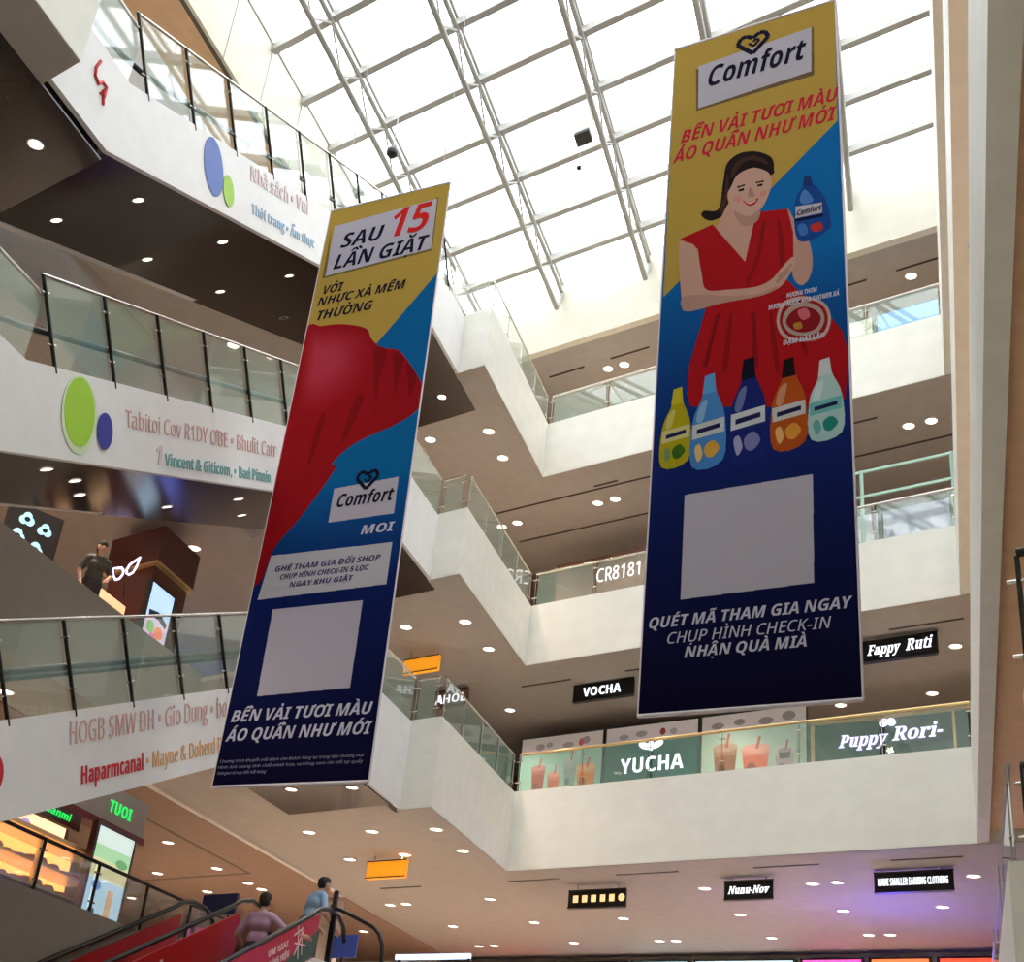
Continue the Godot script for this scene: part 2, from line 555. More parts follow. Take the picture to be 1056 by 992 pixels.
# a figure about 1.68 m tall; local frame: feet at origin, facing +z, x to its left
# arms: [[elbow, wrist], [elbow, wrist]] (left, right); lean = forward bend of the trunk; sit drops it
func person(at: Vector3, face: float, label: String, shirt: Color, trousers: Color, hair: Color, arms: Array, lean: float, scale: float, short_hair := true) -> void:
	var o := thing("person", at, label, "person")
	o.rotation.y = face
	o.scale = Vector3.ONE * scale
	var skin := Color(0.55, 0.33, 0.24)
	var pel := Vector3(0, 0.92, 0)
	var tb := Basis(Vector3.RIGHT, lean)
	var up := func(q: Vector3) -> Vector3: return pel + tb * (q - pel)
	var B := []
	for s in [-1.0, 1.0]:
		var hip := Vector3(0.09 * s, 0.90, 0)
		var knee := Vector3(0.10 * s, 0.50, 0.02)
		var ank := Vector3(0.10 * s, 0.09, -0.02)
		B.append([hip, knee, 0.085, 0.06, trousers])
		B.append([knee, ank, 0.062, 0.045, trousers])
		B.append([ank + Vector3(0, -0.045, -0.02), ank + Vector3(0.01 * s, -0.055, 0.15), 0.042, 0.034, Color(0.03, 0.03, 0.03)])
	B.append([Vector3(-0.07, 0.95, 0), Vector3(0.07, 0.95, 0), 0.105, 0.105, trousers])
	B.append([up.call(Vector3(-0.06, 1.08, 0)), up.call(Vector3(0.06, 1.08, 0)), 0.094, 0.094, shirt])
	B.append([up.call(Vector3(-0.08, 1.26, 0)), up.call(Vector3(0.08, 1.26, 0)), 0.102, 0.102, shirt])
	B.append([up.call(Vector3(-0.12, 1.37, -0.01)), up.call(Vector3(0.12, 1.37, -0.01)), 0.075, 0.075, shirt])
	B.append([up.call(Vector3(0, 1.40, -0.01)), up.call(Vector3(0, 1.50, 0.015)), 0.052, 0.05, skin])
	var hc: Vector3 = up.call(Vector3(0, 1.575, 0.03))
	B.append([hc + Vector3(0, 0.02, -0.012), hc + Vector3(0, -0.045, 0.03), 0.085, 0.058, skin])
	B.append([hc + Vector3(0, 0.0, 0.075), hc + Vector3(0, -0.025, 0.098), 0.010, 0.014, skin])
	for s in [-1.0, 1.0]:
		B.append([hc + Vector3(0.084 * s, 0.01, 0.0), hc + Vector3(0.088 * s, -0.025, 0.005), 0.016, 0.012, skin])
	var fingers := []
	for k in 2:
		var s := 1.0 if k == 0 else -1.0
		var sh: Vector3 = up.call(Vector3(0.185 * s, 1.355, -0.01))
		var el: Vector3 = arms[k][0]
		var wr: Vector3 = arms[k][1]
		var cuff := sh.lerp(el, 0.72)
		B.append([sh, cuff, 0.058, 0.056, shirt])
		B.append([cuff, el, 0.044, 0.038, skin])
		B.append([el, wr, 0.038, 0.026, skin])
		var d := (wr - el).normalized()
		var palm := wr + d * 0.085
		B.append([wr + d * 0.02, palm, 0.026, 0.034, skin])
		var side := d.cross(Vector3.UP).normalized()
		var nrm := side.cross(d).normalized()
		for q in 4:
			var off := (q - 1.5) * 0.019
			var ln: float = [0.068, 0.08, 0.075, 0.058][q]
			var base := palm + side * off + d * 0.012
			fingers.append([base, base + d * ln * 0.45 - nrm * 0.004, base + d * ln * 0.75 - nrm * 0.022, base + d * ln * 0.85 - nrm * 0.045])
		var tb0 := wr + d * 0.045 - side * 0.028 * s
		fingers.append([tb0, tb0 + d * 0.03 - side * 0.022 * s, tb0 + d * 0.06 - side * 0.026 * s - nrm * 0.01])
	var st := nst()
	nets(st, B, 0.02, 0.035)
	for fg in fingers:
		var st2 := nst()
		var rr := []
		for i in fg.size(): rr.append(0.0095 - 0.001 * i)
		st.set_color(skin)
		tube(st, fg, rr, 6)
	var m := mat(Color.WHITE, 0.75)
	m.vertex_color_use_as_albedo = true
	put(st, "body", m, o, false)
	st = nst()
	var H := [[hc + Vector3(0, 0.045, -0.03), hc + Vector3(0, 0.01, -0.045), 0.088, 0.08, hair], [hc + Vector3(0, 0.07, 0.02), hc + Vector3(0, 0.05, -0.05), 0.065, 0.07, hair]]
	if not short_hair: H.append([hc + Vector3(0, 0.0, -0.06), hc + Vector3(0, -0.12, -0.07), 0.075, 0.05, hair])
	nets(st, H, 0.02, 0.03)
	put(st, "hair", m, o, false)
	st = nst()
	for s in [-1.0, 1.0]:
		lathe(st, hc + Vector3(0.032 * s, 0.012, 0.079), [[0.0, -0.009], [0.008, -0.004], [0.008, 0.004], [0.0, 0.009]], 8)
	put(st, "eyes", M.black, o, false)
	st = nst()
	beam(st, hc + Vector3(-0.022, -0.055, 0.083), hc + Vector3(0.022, -0.055, 0.083), 0.01, 0.01)
	put(st, "mouth", mat(Color(0.6, 0.28, 0.26)), o, false)

# ---------------------------------------------------------------- hanging banners
func banner(label: String, bl: Vector3, az: float, wb: float, wt: float, hh: float, img: Image, hang: float) -> Array:
	var e = Vector3(cos(az), 0, sin(az))
	var o = thing("hanging_banner", bl + e * wb / 2, label, "banner", "tall advertising banners hung from the skylight")
	var mid = bl + e * wb / 2
	var top = mid + Vector3.UP * hh
	var nn = e.cross(Vector3.UP)
	var f = nn * 0.012
	var k = [mid - e * wb / 2, mid + e * wb / 2, top + e * wt / 2, top - e * wt / 2]
	var st = nst()
	hexa(st, [k[0] - f, k[1] - f, k[1] + f * 0.9, k[0] + f * 0.9, k[3] - f, k[2] - f, k[2] + f * 0.9, k[3] + f * 0.9])
	put(st, "panel", M.hem, o)
	st = nst()
	sheet(st, k[3] + f, k[2] + f, k[1] + f, k[0] + f, 24)
	var pm = printed(img, 0.8)
	pm.albedo_color = Color(0.87, 0.87, 0.87)
	pm.metallic_specular = 0.15
	put(st, "printed_face", pm, o)
	for q in [[k[0], k[1], "bottom_bar"], [k[1], k[2], "side_hem"], [k[2], k[3], "top_bar"], [k[3], k[0], "side_hem"]]:
		st = nst()
		tube(st, [q[0], q[1]], 0.022 if q[2] != "side_hem" else 0.014, 6)
		put(st, q[2], M.hem, o)
	for s in [-0.42, 0.42]:
		st = nst()
		var a = top + e * wt * s
		tube(st, [a, Vector3(a.x, hang + EYE, a.z)], 0.006, 5)
		put(st, "cable", M.steel, o)
	# frame for lettering: x from the left edge, y downwards negative from the top
	var t = Transform3D(Basis(e, Vector3.UP, nn), top - e * wt / 2 + nn * 0.0125)
	return [o, t, wt, wb, hh]

# q = [x, y, w, h] in fractions of the sheet (baseline left, width, cap height)
func print_text(bn: Array, s: String, q: Array, mt: Material, shear := 0.22, f: Font = null, n := "lettering") -> void:
	var w: float = lerpf(bn[2], bn[3], q[1])
	var x: float = -(w - bn[2]) / 2 + q[0] * w
	letters(s, bn[1], x, -q[1] * bn[4], q[2] * w, q[3] * bn[4], mt, bn[0], n, shear, f, 0.003)

func vgrad(img: Image, y0: float, y1: float, c0: Color, c1: Color) -> void:
	var hgt = img.get_height()
	for y in range(int(y0 * hgt), mini(hgt, int(y1 * hgt))):
		img.fill_rect(Rect2i(0, y, img.get_width(), 1), c0.lerp(c1, (y - y0 * hgt) / ((y1 - y0) * hgt)))

func softener_bottle(img: Image, cx: float, top: float, bot: float, hw: float, body: Color, cap: Color, label: Color, spot: Color) -> void:
	var W = img.get_width()
	var H = img.get_height()
	var hgt = bot - top
	var p = [cx - hw * 0.35, top + hgt * 0.2, cx - hw * 0.45, top + hgt * 0.25, cx - hw, top + hgt * 0.52, cx - hw * 0.92, bot, cx + hw * 0.92, bot - 0.004, cx + hw, top + hgt * 0.5, cx + hw * 0.5, top + hgt * 0.23, cx + hw * 0.35, top + hgt * 0.18]
	fillp(img, smooth(pv(p, W, H), 4), body)
	fillp(img, pv([cx - hw * 0.3, top, cx + hw * 0.3, top - 0.002, cx + hw * 0.42, top + hgt * 0.2, cx - hw * 0.42, top + hgt * 0.21], W, H), cap)
	fillp(img, smooth(pv([cx - hw * 0.55, top + hgt * 0.33, cx - hw * 0.1, top + hgt * 0.28, cx - hw * 0.35, top + hgt * 0.5, cx - hw * 0.75, top + hgt * 0.5], W, H), 4), body.lightened(0.35))
	fillp(img, pv([cx - hw * 0.98, top + hgt * 0.54, cx + hw * 0.96, top + hgt * 0.5, cx + hw * 0.96, top + hgt * 0.66, cx - hw * 0.96, top + hgt * 0.7], W, H), label)
	fillp(img, pv([cx - hw * 0.7, top + hgt * 0.595, cx + hw * 0.7, top + hgt * 0.56, cx + hw * 0.7, top + hgt * 0.61, cx - hw * 0.7, top + hgt * 0.645], W, H), Color(0.12, 0.12, 0.3))
	fillp(img, smooth(pv([cx - hw * 0.2, top + hgt * 0.8, cx + hw * 0.3, top + hgt * 0.74, cx + hw * 0.7, top + hgt * 0.83, cx + hw * 0.3, top + hgt * 0.92, cx - hw * 0.1, top + hgt * 0.9], W, H), 4), spot)
	fillp(img, smooth(pv([cx - hw * 0.8, top + hgt * 0.8, cx - hw * 0.5, top + hgt * 0.76, cx - hw * 0.3, top + hgt * 0.88, cx - hw * 0.6, top + hgt * 0.95], W, H), 4), spot.lightened(0.3))

func heart_mark(bn: Array, q: Array, mt: Material) -> void:
	# outlined heart with a small hook inside, standing on its point
	var w: float = lerpf(bn[2], bn[3], q[1])
	var x0: float = -(w - bn[2]) / 2 + q[0] * w
	var t: Transform3D = bn[1]
	var o = t.translated_local(Vector3(x0, -q[1] * bn[4], 0))
	var s: float = q[2] * w / 2
	var pts = [[0, -0.85], [0.95, 0.15], [0.75, 0.62], [0.4, 0.68], [0, 0.4], [-0.4, 0.68], [-0.75, 0.62], [-0.95, 0.15], [0, -0.85]]
	var st = nst()
	for i in pts.size() - 1:
		beam(st, o * Vector3(pts[i][0] * s, pts[i][1] * s, 0.002), o * Vector3(pts[i + 1][0] * s, pts[i + 1][1] * s, 0.002), s * 0.28, 0.004, o.basis.z)
	var hk = [[-0.25, 0.05], [0.05, -0.3], [0.4, 0.1], [0.2, 0.25], [0.02, 0.08]]
	for i in hk.size() - 1:
		beam(st, o * Vector3(hk[i][0] * s, hk[i][1] * s, 0.002), o * Vector3(hk[i + 1][0] * s, hk[i + 1][1] * s, 0.002), s * 0.16, 0.004, o.basis.z)
	put(st, "heart_emblem", mt, bn[0])

func make_banners() -> void:
	var W = 512
	var H = 2048
	var navy = ink(Color(0.07, 0.07, 0.16))
	var redt = ink(Color(0.70, 0.12, 0.22))
	var palet = ink(Color(0.72, 0.71, 0.78))
	var yel = Color(0.74, 0.61, 0.28)
	var plate = Color(0.76, 0.73, 0.79)
	# ---- banner with the woman
	var img = Image.create(W, H, false, Image.FORMAT_RGB8)
	img.fill(Color(0.04, 0.42, 0.70))
	vgrad(img, 0.42, 0.66, Color(0.04, 0.40, 0.68), Color(0.07, 0.16, 0.45))
	vgrad(img, 0.66, 1.0, Color(0.07, 0.16, 0.45), Color(0.055, 0.035, 0.16))
	fillp(img, pv([0, 0, 1, 0] + [0.9871, 0.2189, 0.0128, 0.4390], W, H), yel)
	fillp(img, pv([0.1446, 0.0518, 0.1585, 0.1317, 0.8652, 0.1281, 0.8694, 0.0400, 0.8590, 0.0375, 0.8513, 0.1199], W, H), Color(0.45, 0.36, 0.25))
	fillp(img, pv([0.1604, 0.0475, 0.8546, 0.0385, 0.8472, 0.1195, 0.1694, 0.1278], W, H), plate)
	var skin = Color(0.80, 0.62, 0.56)
	var hair = Color(0.14, 0.09, 0.09)
	var red = Color(0.68, 0.07, 0.10)
	# dress, arms, head and hair
	fillp(img, smooth(pv([0.3135, 0.3155, 0.2286, 0.3129, 0.2166, 0.3207, 0.2664, 0.3318, 0.3293, 0.3303, 0.3725, 0.3200, 0.3790, 0.2830, 0.6037, 0.2819, 0.6286, 0.2713, 0.6126, 0.2509, 0.5251, 0.2340, 0.4233, 0.2301, 0.3555, 0.2427, 0.3360, 0.2733], W, H)), hair)
	fillp(img, smooth(pv([0.3803, 0.3082, 0.3153, 0.3403, 0.2795, 0.3620, 0.4662, 0.4133, 0.5419, 0.3806, 0.5460, 0.3330, 0.4637, 0.3145], W, H)), skin)
	fillp(img, smooth(pv([0.6965, 0.3454, 0.7446, 0.3657, 0.8048, 0.3934, 0.8321, 0.4296, 0.8182, 0.4566, 0.7758, 0.4676, 0.7349, 0.4567, 0.7175, 0.4274], W, H)), skin.darkened(0.06))
	fillp(img, pv([0.0942, 0.3501, 0.2817, 0.3391, 0.4702, 0.4119, 0.5297, 0.3366, 0.7025, 0.3435, 0.7318, 0.3824, 0.7328, 0.4285, 0.6855, 0.4507, 0.7747, 0.4813, 0.8833, 0.5096, 0.9725, 0.5464, 0.9915, 0.5731] + [0.9913, 0.5938, 0.9747, 0.6406, 0.7953, 0.6423, 0.1937, 0.6129, 0.1746, 0.5952] + [0.1772, 0.5517, 0.2220, 0.5081, 0.2641, 0.4661, 0.2367, 0.4358, 0.2011, 0.3734], W, H), red)
	fillp(img, pv([0.3140, 0.4859, 0.3396, 0.4819, 0.2767, 0.5598, 0.2531, 0.5585], W, H), red.darkened(0.25))
	fillp(img, pv([0.5071, 0.4921, 0.5303, 0.4935, 0.5457, 0.5742, 0.5175, 0.5727], W, H), red.darkened(0.2))
	fillp(img, pv([0.6795, 0.4971, 0.6984, 0.4961, 0.8043, 0.5677, 0.7894, 0.5720], W, H), red.darkened(0.2))
	fillp(img, smooth(pv([0.0894, 0.3608, 0.1424, 0.3596, 0.1926, 0.3728, 0.2260, 0.4119, 0.2578, 0.4418, 0.3876, 0.4500, 0.5302, 0.4546, 0.6082, 0.4496, 0.6590, 0.4371, 0.7217, 0.4220, 0.7445, 0.4270, 0.7165, 0.4443, 0.6852, 0.4568, 0.6426, 0.4652, 0.5458, 0.4702, 0.3487, 0.4685, 0.1505, 0.4693, 0.1184, 0.4456], W, H)), skin)
	fillp(img, smooth(pv([0.3581, 0.2877, 0.3780, 0.2638, 0.4834, 0.2583, 0.5874, 0.2730, 0.6158, 0.2922, 0.5950, 0.3153, 0.5541, 0.3336, 0.4889, 0.3397, 0.4186, 0.3271, 0.3761, 0.3078], W, H)), skin.lightened(0.05))
	fillp(img, smooth(pv([0.3500, 0.2933, 0.3438, 0.2611, 0.4151, 0.2379, 0.5293, 0.2389, 0.6042, 0.2554, 0.6202, 0.2782, 0.5565, 0.2642, 0.4834, 0.2608, 0.4162, 0.2669, 0.3832, 0.2833], W, H)), hair)
	for q in [[0.3780, 0.2638, 0.4153, 0.2424, 0.5041, 0.2394, 0.5293, 0.2441, 0.4410, 0.2497, 0.3952, 0.2690], [0.3180, 0.3196, 0.3458, 0.2930, 0.3566, 0.2621, 0.3698, 0.2696, 0.3592, 0.3066, 0.3311, 0.3261], [0.4620, 0.2437, 0.5461, 0.2455, 0.5959, 0.2585, 0.5876, 0.2616, 0.5377, 0.2512]]: fillp(img, smooth(pv(q, W, H), 4), Color(0.27, 0.17, 0.14))
	for q in [[0.4010, 0.3035, 0.4343, 0.3023, 0.4471, 0.3108, 0.4181, 0.3135], [0.5542, 0.3054, 0.5829, 0.3039, 0.5828, 0.3125, 0.5583, 0.3143]]: fillp(img, smooth(pv(q, W, H), 4), Color(0.84, 0.56, 0.52))
	fillp(img, smooth(pv([0.4061, 0.3262, 0.4849, 0.3406, 0.5501, 0.3333, 0.5379, 0.3505, 0.4750, 0.3555, 0.4276, 0.3448], W, H), 4), skin.darkened(0.12))
	fillp(img, smooth(pv([0.1226, 0.4459, 0.2503, 0.4493, 0.3881, 0.4602, 0.5458, 0.4657, 0.6427, 0.4607, 0.6349, 0.4658, 0.5458, 0.4702, 0.3487, 0.4685, 0.1505, 0.4693], W, H), 4), skin.darkened(0.10))
	for q in [[0.4170, 0.2860, 0.4630, 0.2852, 0.4652, 0.2878, 0.4213, 0.2888], [0.5254, 0.2863, 0.5708, 0.2868, 0.5728, 0.2894, 0.5275, 0.2890]]: fillp(img, pv(q, W, H), hair)
	for q in [[0.4256, 0.2917, 0.4590, 0.2911, 0.4591, 0.2955, 0.4299, 0.2951], [0.5337, 0.2913, 0.5646, 0.2913, 0.5645, 0.2956, 0.5378, 0.2948]]: fillp(img, pv(q, W, H), Color(0.1, 0.06, 0.06))
	fillp(img, smooth(pv([0.4923, 0.2918, 0.5214, 0.3078, 0.5008, 0.3093, 0.4842, 0.3062], W, H), 4), skin.darkened(0.14))
	fillp(img, smooth(pv([0.4512, 0.3117, 0.4886, 0.3170, 0.5419, 0.3143, 0.5215, 0.3226, 0.4887, 0.3232], W, H)), Color(0.72, 0.2, 0.22))
	fillp(img, smooth(pv([0.4637, 0.3139, 0.4906, 0.3178, 0.5296, 0.3158, 0.5132, 0.3189, 0.4886, 0.3195], W, H)), Color(0.92, 0.88, 0.88))
	# folds printed on the dress
	for q in [[0.5621, 0.3583, 0.5821, 0.3621, 0.5459, 0.4158, 0.4908, 0.4465, 0.4827, 0.4403, 0.5300, 0.4090], [0.6462, 0.3585, 0.6658, 0.3658, 0.6872, 0.4140, 0.6630, 0.4351, 0.6561, 0.4118], [0.3897, 0.4905, 0.4054, 0.4903, 0.3858, 0.5656, 0.3587, 0.5642], [0.6032, 0.5033, 0.6185, 0.5021, 0.6572, 0.5802, 0.6314, 0.5788]]:
		fillp(img, smooth(pv(q, W, H), 4), red.darkened(0.18))
	# fingers of the hand on the other arm
	for q in [[0.6432, 0.4462, 0.7211, 0.4311, 0.7286, 0.4339, 0.6546, 0.4515], [0.6353, 0.4524, 0.7052, 0.4402, 0.7128, 0.4429, 0.6467, 0.4576]]: fillp(img, pv(q, W, H), skin.darkened(0.15))
	# bottle in her hand
	fillp(img, smooth(pv([0.7877, 0.3150, 0.7509, 0.3303, 0.7372, 0.3592, 0.7581, 0.3970, 0.8386, 0.4016, 0.9236, 0.3915, 0.9327, 0.3795, 0.9065, 0.3422, 0.8470, 0.3147], W, H)), Color(0.10, 0.28, 0.58))
	fillp(img, smooth(pv([0.7973, 0.3187, 0.7706, 0.3318, 0.7856, 0.3420, 0.8445, 0.3405], W, H)), Color(0.30, 0.50, 0.78))
	fillp(img, pv([0.7971, 0.2973, 0.8327, 0.2989, 0.8430, 0.3156, 0.7878, 0.3137], W, H), Color(0.12, 0.22, 0.45))
	fillp(img, pv([0.7461, 0.3432, 0.8886, 0.3468, 0.8887, 0.3634, 0.7449, 0.3621], W, H), plate)
	fillp(img, pv([0.7409, 0.3630, 0.8924, 0.3648, 0.8937, 0.3696, 0.7406, 0.3677], W, H), Color(0.05, 0.1, 0.25))
	fillp(img, smooth(pv([0.8312, 0.3779, 0.8794, 0.3779, 0.8896, 0.3891, 0.8492, 0.3908, 0.8248, 0.3844], W, H)), Color(0.75, 0.2, 0.2))
	fillp(img, smooth(pv([0.7557, 0.3753, 0.7948, 0.3740, 0.8109, 0.3892, 0.7721, 0.3911], W, H)), Color(0.25, 0.45, 0.75))
	# round perfume emblem
	fillp(img, smooth(pv([0.6410, 0.5137, 0.6761, 0.4871, 0.7838, 0.4846, 0.8844, 0.5000, 0.9178, 0.5249, 0.8823, 0.5489, 0.7784, 0.5508, 0.6775, 0.5387], W, H)), Color(0.78, 0.66, 0.62))
	fillp(img, smooth(pv([0.6560, 0.5146, 0.6873, 0.4922, 0.7835, 0.4889, 0.8712, 0.5024, 0.9034, 0.5241, 0.8701, 0.5451, 0.7788, 0.5466, 0.6926, 0.5364], W, H)), Color(0.60, 0.10, 0.12))
	fillp(img, smooth(pv([0.6711, 0.5155, 0.7021, 0.4974, 0.7831, 0.4938, 0.8581, 0.5048, 0.8853, 0.5235, 0.8543, 0.5405, 0.7791, 0.5425, 0.7076, 0.5341], W, H)), Color(0.70, 0.60, 0.56))
	fillp(img, smooth(pv([0.6898, 0.5171, 0.7206, 0.5039, 0.7826, 0.5002, 0.8429, 0.5093, 0.8672, 0.5224, 0.8402, 0.5355, 0.7795, 0.5378, 0.7227, 0.5308], W, H)), Color(0.55, 0.08, 0.12))
	fillp(img, smooth(pv([0.7505, 0.5047, 0.7953, 0.5031, 0.8127, 0.5160, 0.7718, 0.5188], W, H), 4), Color(0.80, 0.40, 0.44))
	fillp(img, smooth(pv([0.7269, 0.5225, 0.7641, 0.5215, 0.7709, 0.5304, 0.7375, 0.5306], W, H), 4), Color(0.72, 0.50, 0.20))
	# the row of bottles
	for b in [[[0.1210, 0.5837, 0.6911, 0.0763], Color(0.72, 0.66, 0.10), Color(0.80, 0.74, 0.15), Color(0.85, 0.80, 0.55), Color(0.25, 0.42, 0.12)],
			[[0.2922, 0.5728, 0.6982, 0.0857], Color(0.28, 0.52, 0.78), Color(0.35, 0.62, 0.85), Color(0.80, 0.80, 0.80), Color(0.85, 0.65, 0.25)],
			[[0.4957, 0.5602, 0.6988, 0.0902], Color(0.10, 0.15, 0.45), Color(0.05, 0.06, 0.15), Color(0.82, 0.82, 0.86), Color(0.50, 0.50, 0.72)],
			[[0.6999, 0.5716, 0.6916, 0.0843], Color(0.72, 0.32, 0.10), Color(0.10, 0.06, 0.06), Color(0.82, 0.80, 0.80), Color(0.90, 0.60, 0.22)],
			[[0.8800, 0.5816, 0.6873, 0.0799], Color(0.70, 0.82, 0.82), Color(0.82, 0.84, 0.86), Color(0.45, 0.74, 0.74), Color(0.15, 0.55, 0.50)]]:
		softener_bottle(img, b[0][0], b[0][1], b[0][2], b[0][3], b[1], b[2], b[3], b[4])
	# pale square panel above the closing lines
	fillp(img, pv([0.1823, 0.7337, 0.8112, 0.7320, 0.8068, 0.8651, 0.1807, 0.8671], W, H), plate)
	var bn = banner("tall banner picturing a woman in a red dress above five softener bottles", Vector3(1.39908, 4.02671 + EYE, -12.0), 0.533392, 2.104, 1.987, 8.521, img, 19.2)
	heart_mark(bn, [0.5017, 0.0344, 0.2001], navy)
	print_text(bn, "Comfort", [0.2157, 0.0929, 0.5830, 0.0372], navy, 0.2)
	print_text(bn, "BỀN VẢI TƯƠI MÀU", [0.0697, 0.1832, 0.9098, 0.0215], redt)
	print_text(bn, "ÁO QUẦN NHƯ MỚI", [0.0252, 0.2159, 0.9399, 0.0225], redt)
	print_text(bn, "Comfort", [0.7511, 0.3583, 0.1303, 0.0083], navy, 0.2)
	print_text(bn, "HƯƠNG THƠM", [0.6954, 0.4817, 0.1540, 0.0065], palet, 0.1)
	print_text(bn, "HƯƠNG NƯỚC HOA SHOWER XẢ", [0.5996, 0.4943, 0.3623, 0.0070], palet, 0.1)
	print_text(bn, "ĐẬM DÀI LÂU", [0.6733, 0.5502, 0.2089, 0.0067], palet, 0.1)
	print_text(bn, "QUÉT MÃ THAM GIA NGAY", [0.0277, 0.8986, 0.9330, 0.0133], palet)
	print_text(bn, "CHỤP HÌNH CHECK-IN", [0.1218, 0.9190, 0.7444, 0.0131], palet, 0.22, font_r)
	print_text(bn, "NHẬN QUÀ MIÀ", [0.2114, 0.9374, 0.5575, 0.0129], palet)
	# ---- banner with the red cloth
	img = Image.create(W, H, false, Image.FORMAT_RGB8)
	img.fill(Color(0.03, 0.40, 0.64))
	vgrad(img, 0.55, 0.70, Color(0.03, 0.38, 0.64), Color(0.07, 0.16, 0.42))
	vgrad(img, 0.70, 1.0, Color(0.06, 0.14, 0.40), Color(0.055, 0.04, 0.18))
	fillp(img, pv([0, 0, 1, 0] + [0.9977, 0.1850, 0.6007, 0.3011, 0.5477, 0.3161, -0.0088, 0.2900], W, H), yel)
	fillp(img, smooth(pv([-0.0040, 0.2460, 0.1271, 0.2446, 0.3001, 0.2493, 0.4910, 0.2666, 0.5564, 0.2902, 0.6438, 0.3107, 0.7725, 0.3205, 0.8576, 0.3429, 0.9747, 0.3841, 1.0258, 0.4156, 0.9695, 0.4420, 0.8272, 0.4591, 0.6463, 0.4719, 0.5131, 0.4867, 0.4103, 0.5110] + [0.4481, 0.5183, 0.2724, 0.5877, 0.1020, 0.6416, 0.0557, 0.6895, -0.0089, 0.7014, -0.0499, 0.6841] + [-0.0142, 0.5576, -0.0181, 0.4957, -0.0159, 0.3775], W, H), 8), Color(0.62, 0.06, 0.10))
	# the printed cloth: paler towards one fold, crumpled at its edge
	for i in 9:
		var f = 1.0 - i / 9.0
		var pts = PackedVector2Array()
		var cc = pv([0.1636, 0.3108], W, H)[0]
		for q in pv([0.0196, 0.2524, 0.1438, 0.2494, 0.3029, 0.2534, 0.4840, 0.2714, 0.5561, 0.2977, 0.5638, 0.3416, 0.5118, 0.3758, 0.3781, 0.3971, 0.1881, 0.4101, 0.0585, 0.3806], W, H): pts.append(cc.lerp(q, 0.25 + 0.75 * f))
		fillp(img, smooth(pts, 6), Color(0.62, 0.06, 0.10).lerp(Color(0.74, 0.22, 0.30), (i + 1) / 9.0))
	for q in [[0.5930, 0.3089, 0.6991, 0.3207, 0.6727, 0.3587, 0.6651, 0.4062, 0.6301, 0.3689], [0.7409, 0.3252, 0.8311, 0.3386, 0.8164, 0.3771, 0.7968, 0.4059, 0.7773, 0.3634], [0.8610, 0.3491, 0.9474, 0.3770, 0.9180, 0.4110, 0.8874, 0.3803], [0.5028, 0.3993, 0.5742, 0.3964, 0.5140, 0.4525, 0.4557, 0.4732], [0.2490, 0.4245, 0.2957, 0.4204, 0.2687, 0.4833, 0.2263, 0.5045]]:
		fillp(img, smooth(pv(q, W, H), 4), Color(0.53, 0.045, 0.08))
	fillp(img, pv([0.0361, 0.0369, 0.0452, 0.1459, 0.9298, 0.1375, 0.9235, 0.0284, 0.9014, 0.0255, 0.9059, 0.1300, 0.0783, 0.1394], W, H), Color(0.48, 0.42, 0.22))
	fillp(img, pv([0.0612, 0.0369, 0.9135, 0.0292, 0.9200, 0.1328, 0.0692, 0.1416], W, H), plate)
	fillp(img, pv([0.4658, 0.5539, 0.9213, 0.5493, 0.9240, 0.6092, 0.4642, 0.6105], W, H), plate)
	fillp(img, pv([0.0873, 0.6539, 0.9410, 0.6555, 0.9418, 0.7206, 0.0517, 0.7241], W, H), Color(0.78, 0.76, 0.80))
	fillp(img, pv([0.1780, 0.7416, 0.7988, 0.7416, 0.8016, 0.8700, 0.1859, 0.8730], W, H), plate)
	bn = banner("tall banner with red cloth on yellow and blue and a washing slogan", Vector3(-3.162, 3.91405 + EYE, -15.9), 0.482082, 2.161, 2.0, 8.698, img, 19.2)
	print_text(bn, "SAU", [0.1485, 0.0889, 0.3295, 0.0298], navy)
	print_text(bn, "15", [0.5328, 0.0901, 0.3117, 0.0577], ink(Color(0.72, 0.13, 0.12)), 0.2)
	print_text(bn, "LẦN GIẶT", [0.1238, 0.1312, 0.7402, 0.0289], navy)
	print_text(bn, "VỚI", [0.0654, 0.1796, 0.1648, 0.0170], navy)
	print_text(bn, "NHỰC XẢ MỀM", [0.0511, 0.2018, 0.6915, 0.0167], navy)
	print_text(bn, "THƯỜNG", [0.0567, 0.2307, 0.4465, 0.0178], navy)
	heart_mark(bn, [0.6982, 0.5456, 0.1599], navy)
	print_text(bn, "Comfort", [0.4982, 0.5870, 0.3930, 0.0219], navy, 0.2)
	print_text(bn, "MOI", [0.7133, 0.6371, 0.2145, 0.0144], palet)
	var purp = ink(Color(0.25, 0.2, 0.38))
	print_text(bn, "GHÉ THAM GIA ĐỔI SHOP", [0.1361, 0.6814, 0.7342, 0.0087], purp)
	print_text(bn, "CHỤP HÌNH CHECK-IN 5 LỌC", [0.1844, 0.6949, 0.6152, 0.0081], purp)
	print_text(bn, "NGAY KHU GIẶT", [0.2655, 0.7088, 0.4351, 0.0080], purp)
	print_text(bn, "BỀN VẢI TƯƠI MÀU", [0.0390, 0.9086, 0.9094, 0.0168], palet)
	print_text(bn, "ÁO QUẦN NHƯ MỚI", [0.0284, 0.9363, 0.9331, 0.0174], palet)
	var fine = ink(Color(0.5, 0.49, 0.58))
	print_text(bn, "Chương trình khuyến mãi dành cho khách hàng tại trung tâm thương mại", [0.0213, 0.9666, 0.9268, 0.0040], fine, 0.2, font_r)
	print_text(bn, "Hình ảnh mang tính chất minh họa, vui lòng xem chi tiết tại quầy", [0.0177, 0.9748, 0.9313, 0.0040], fine, 0.2, font_r)
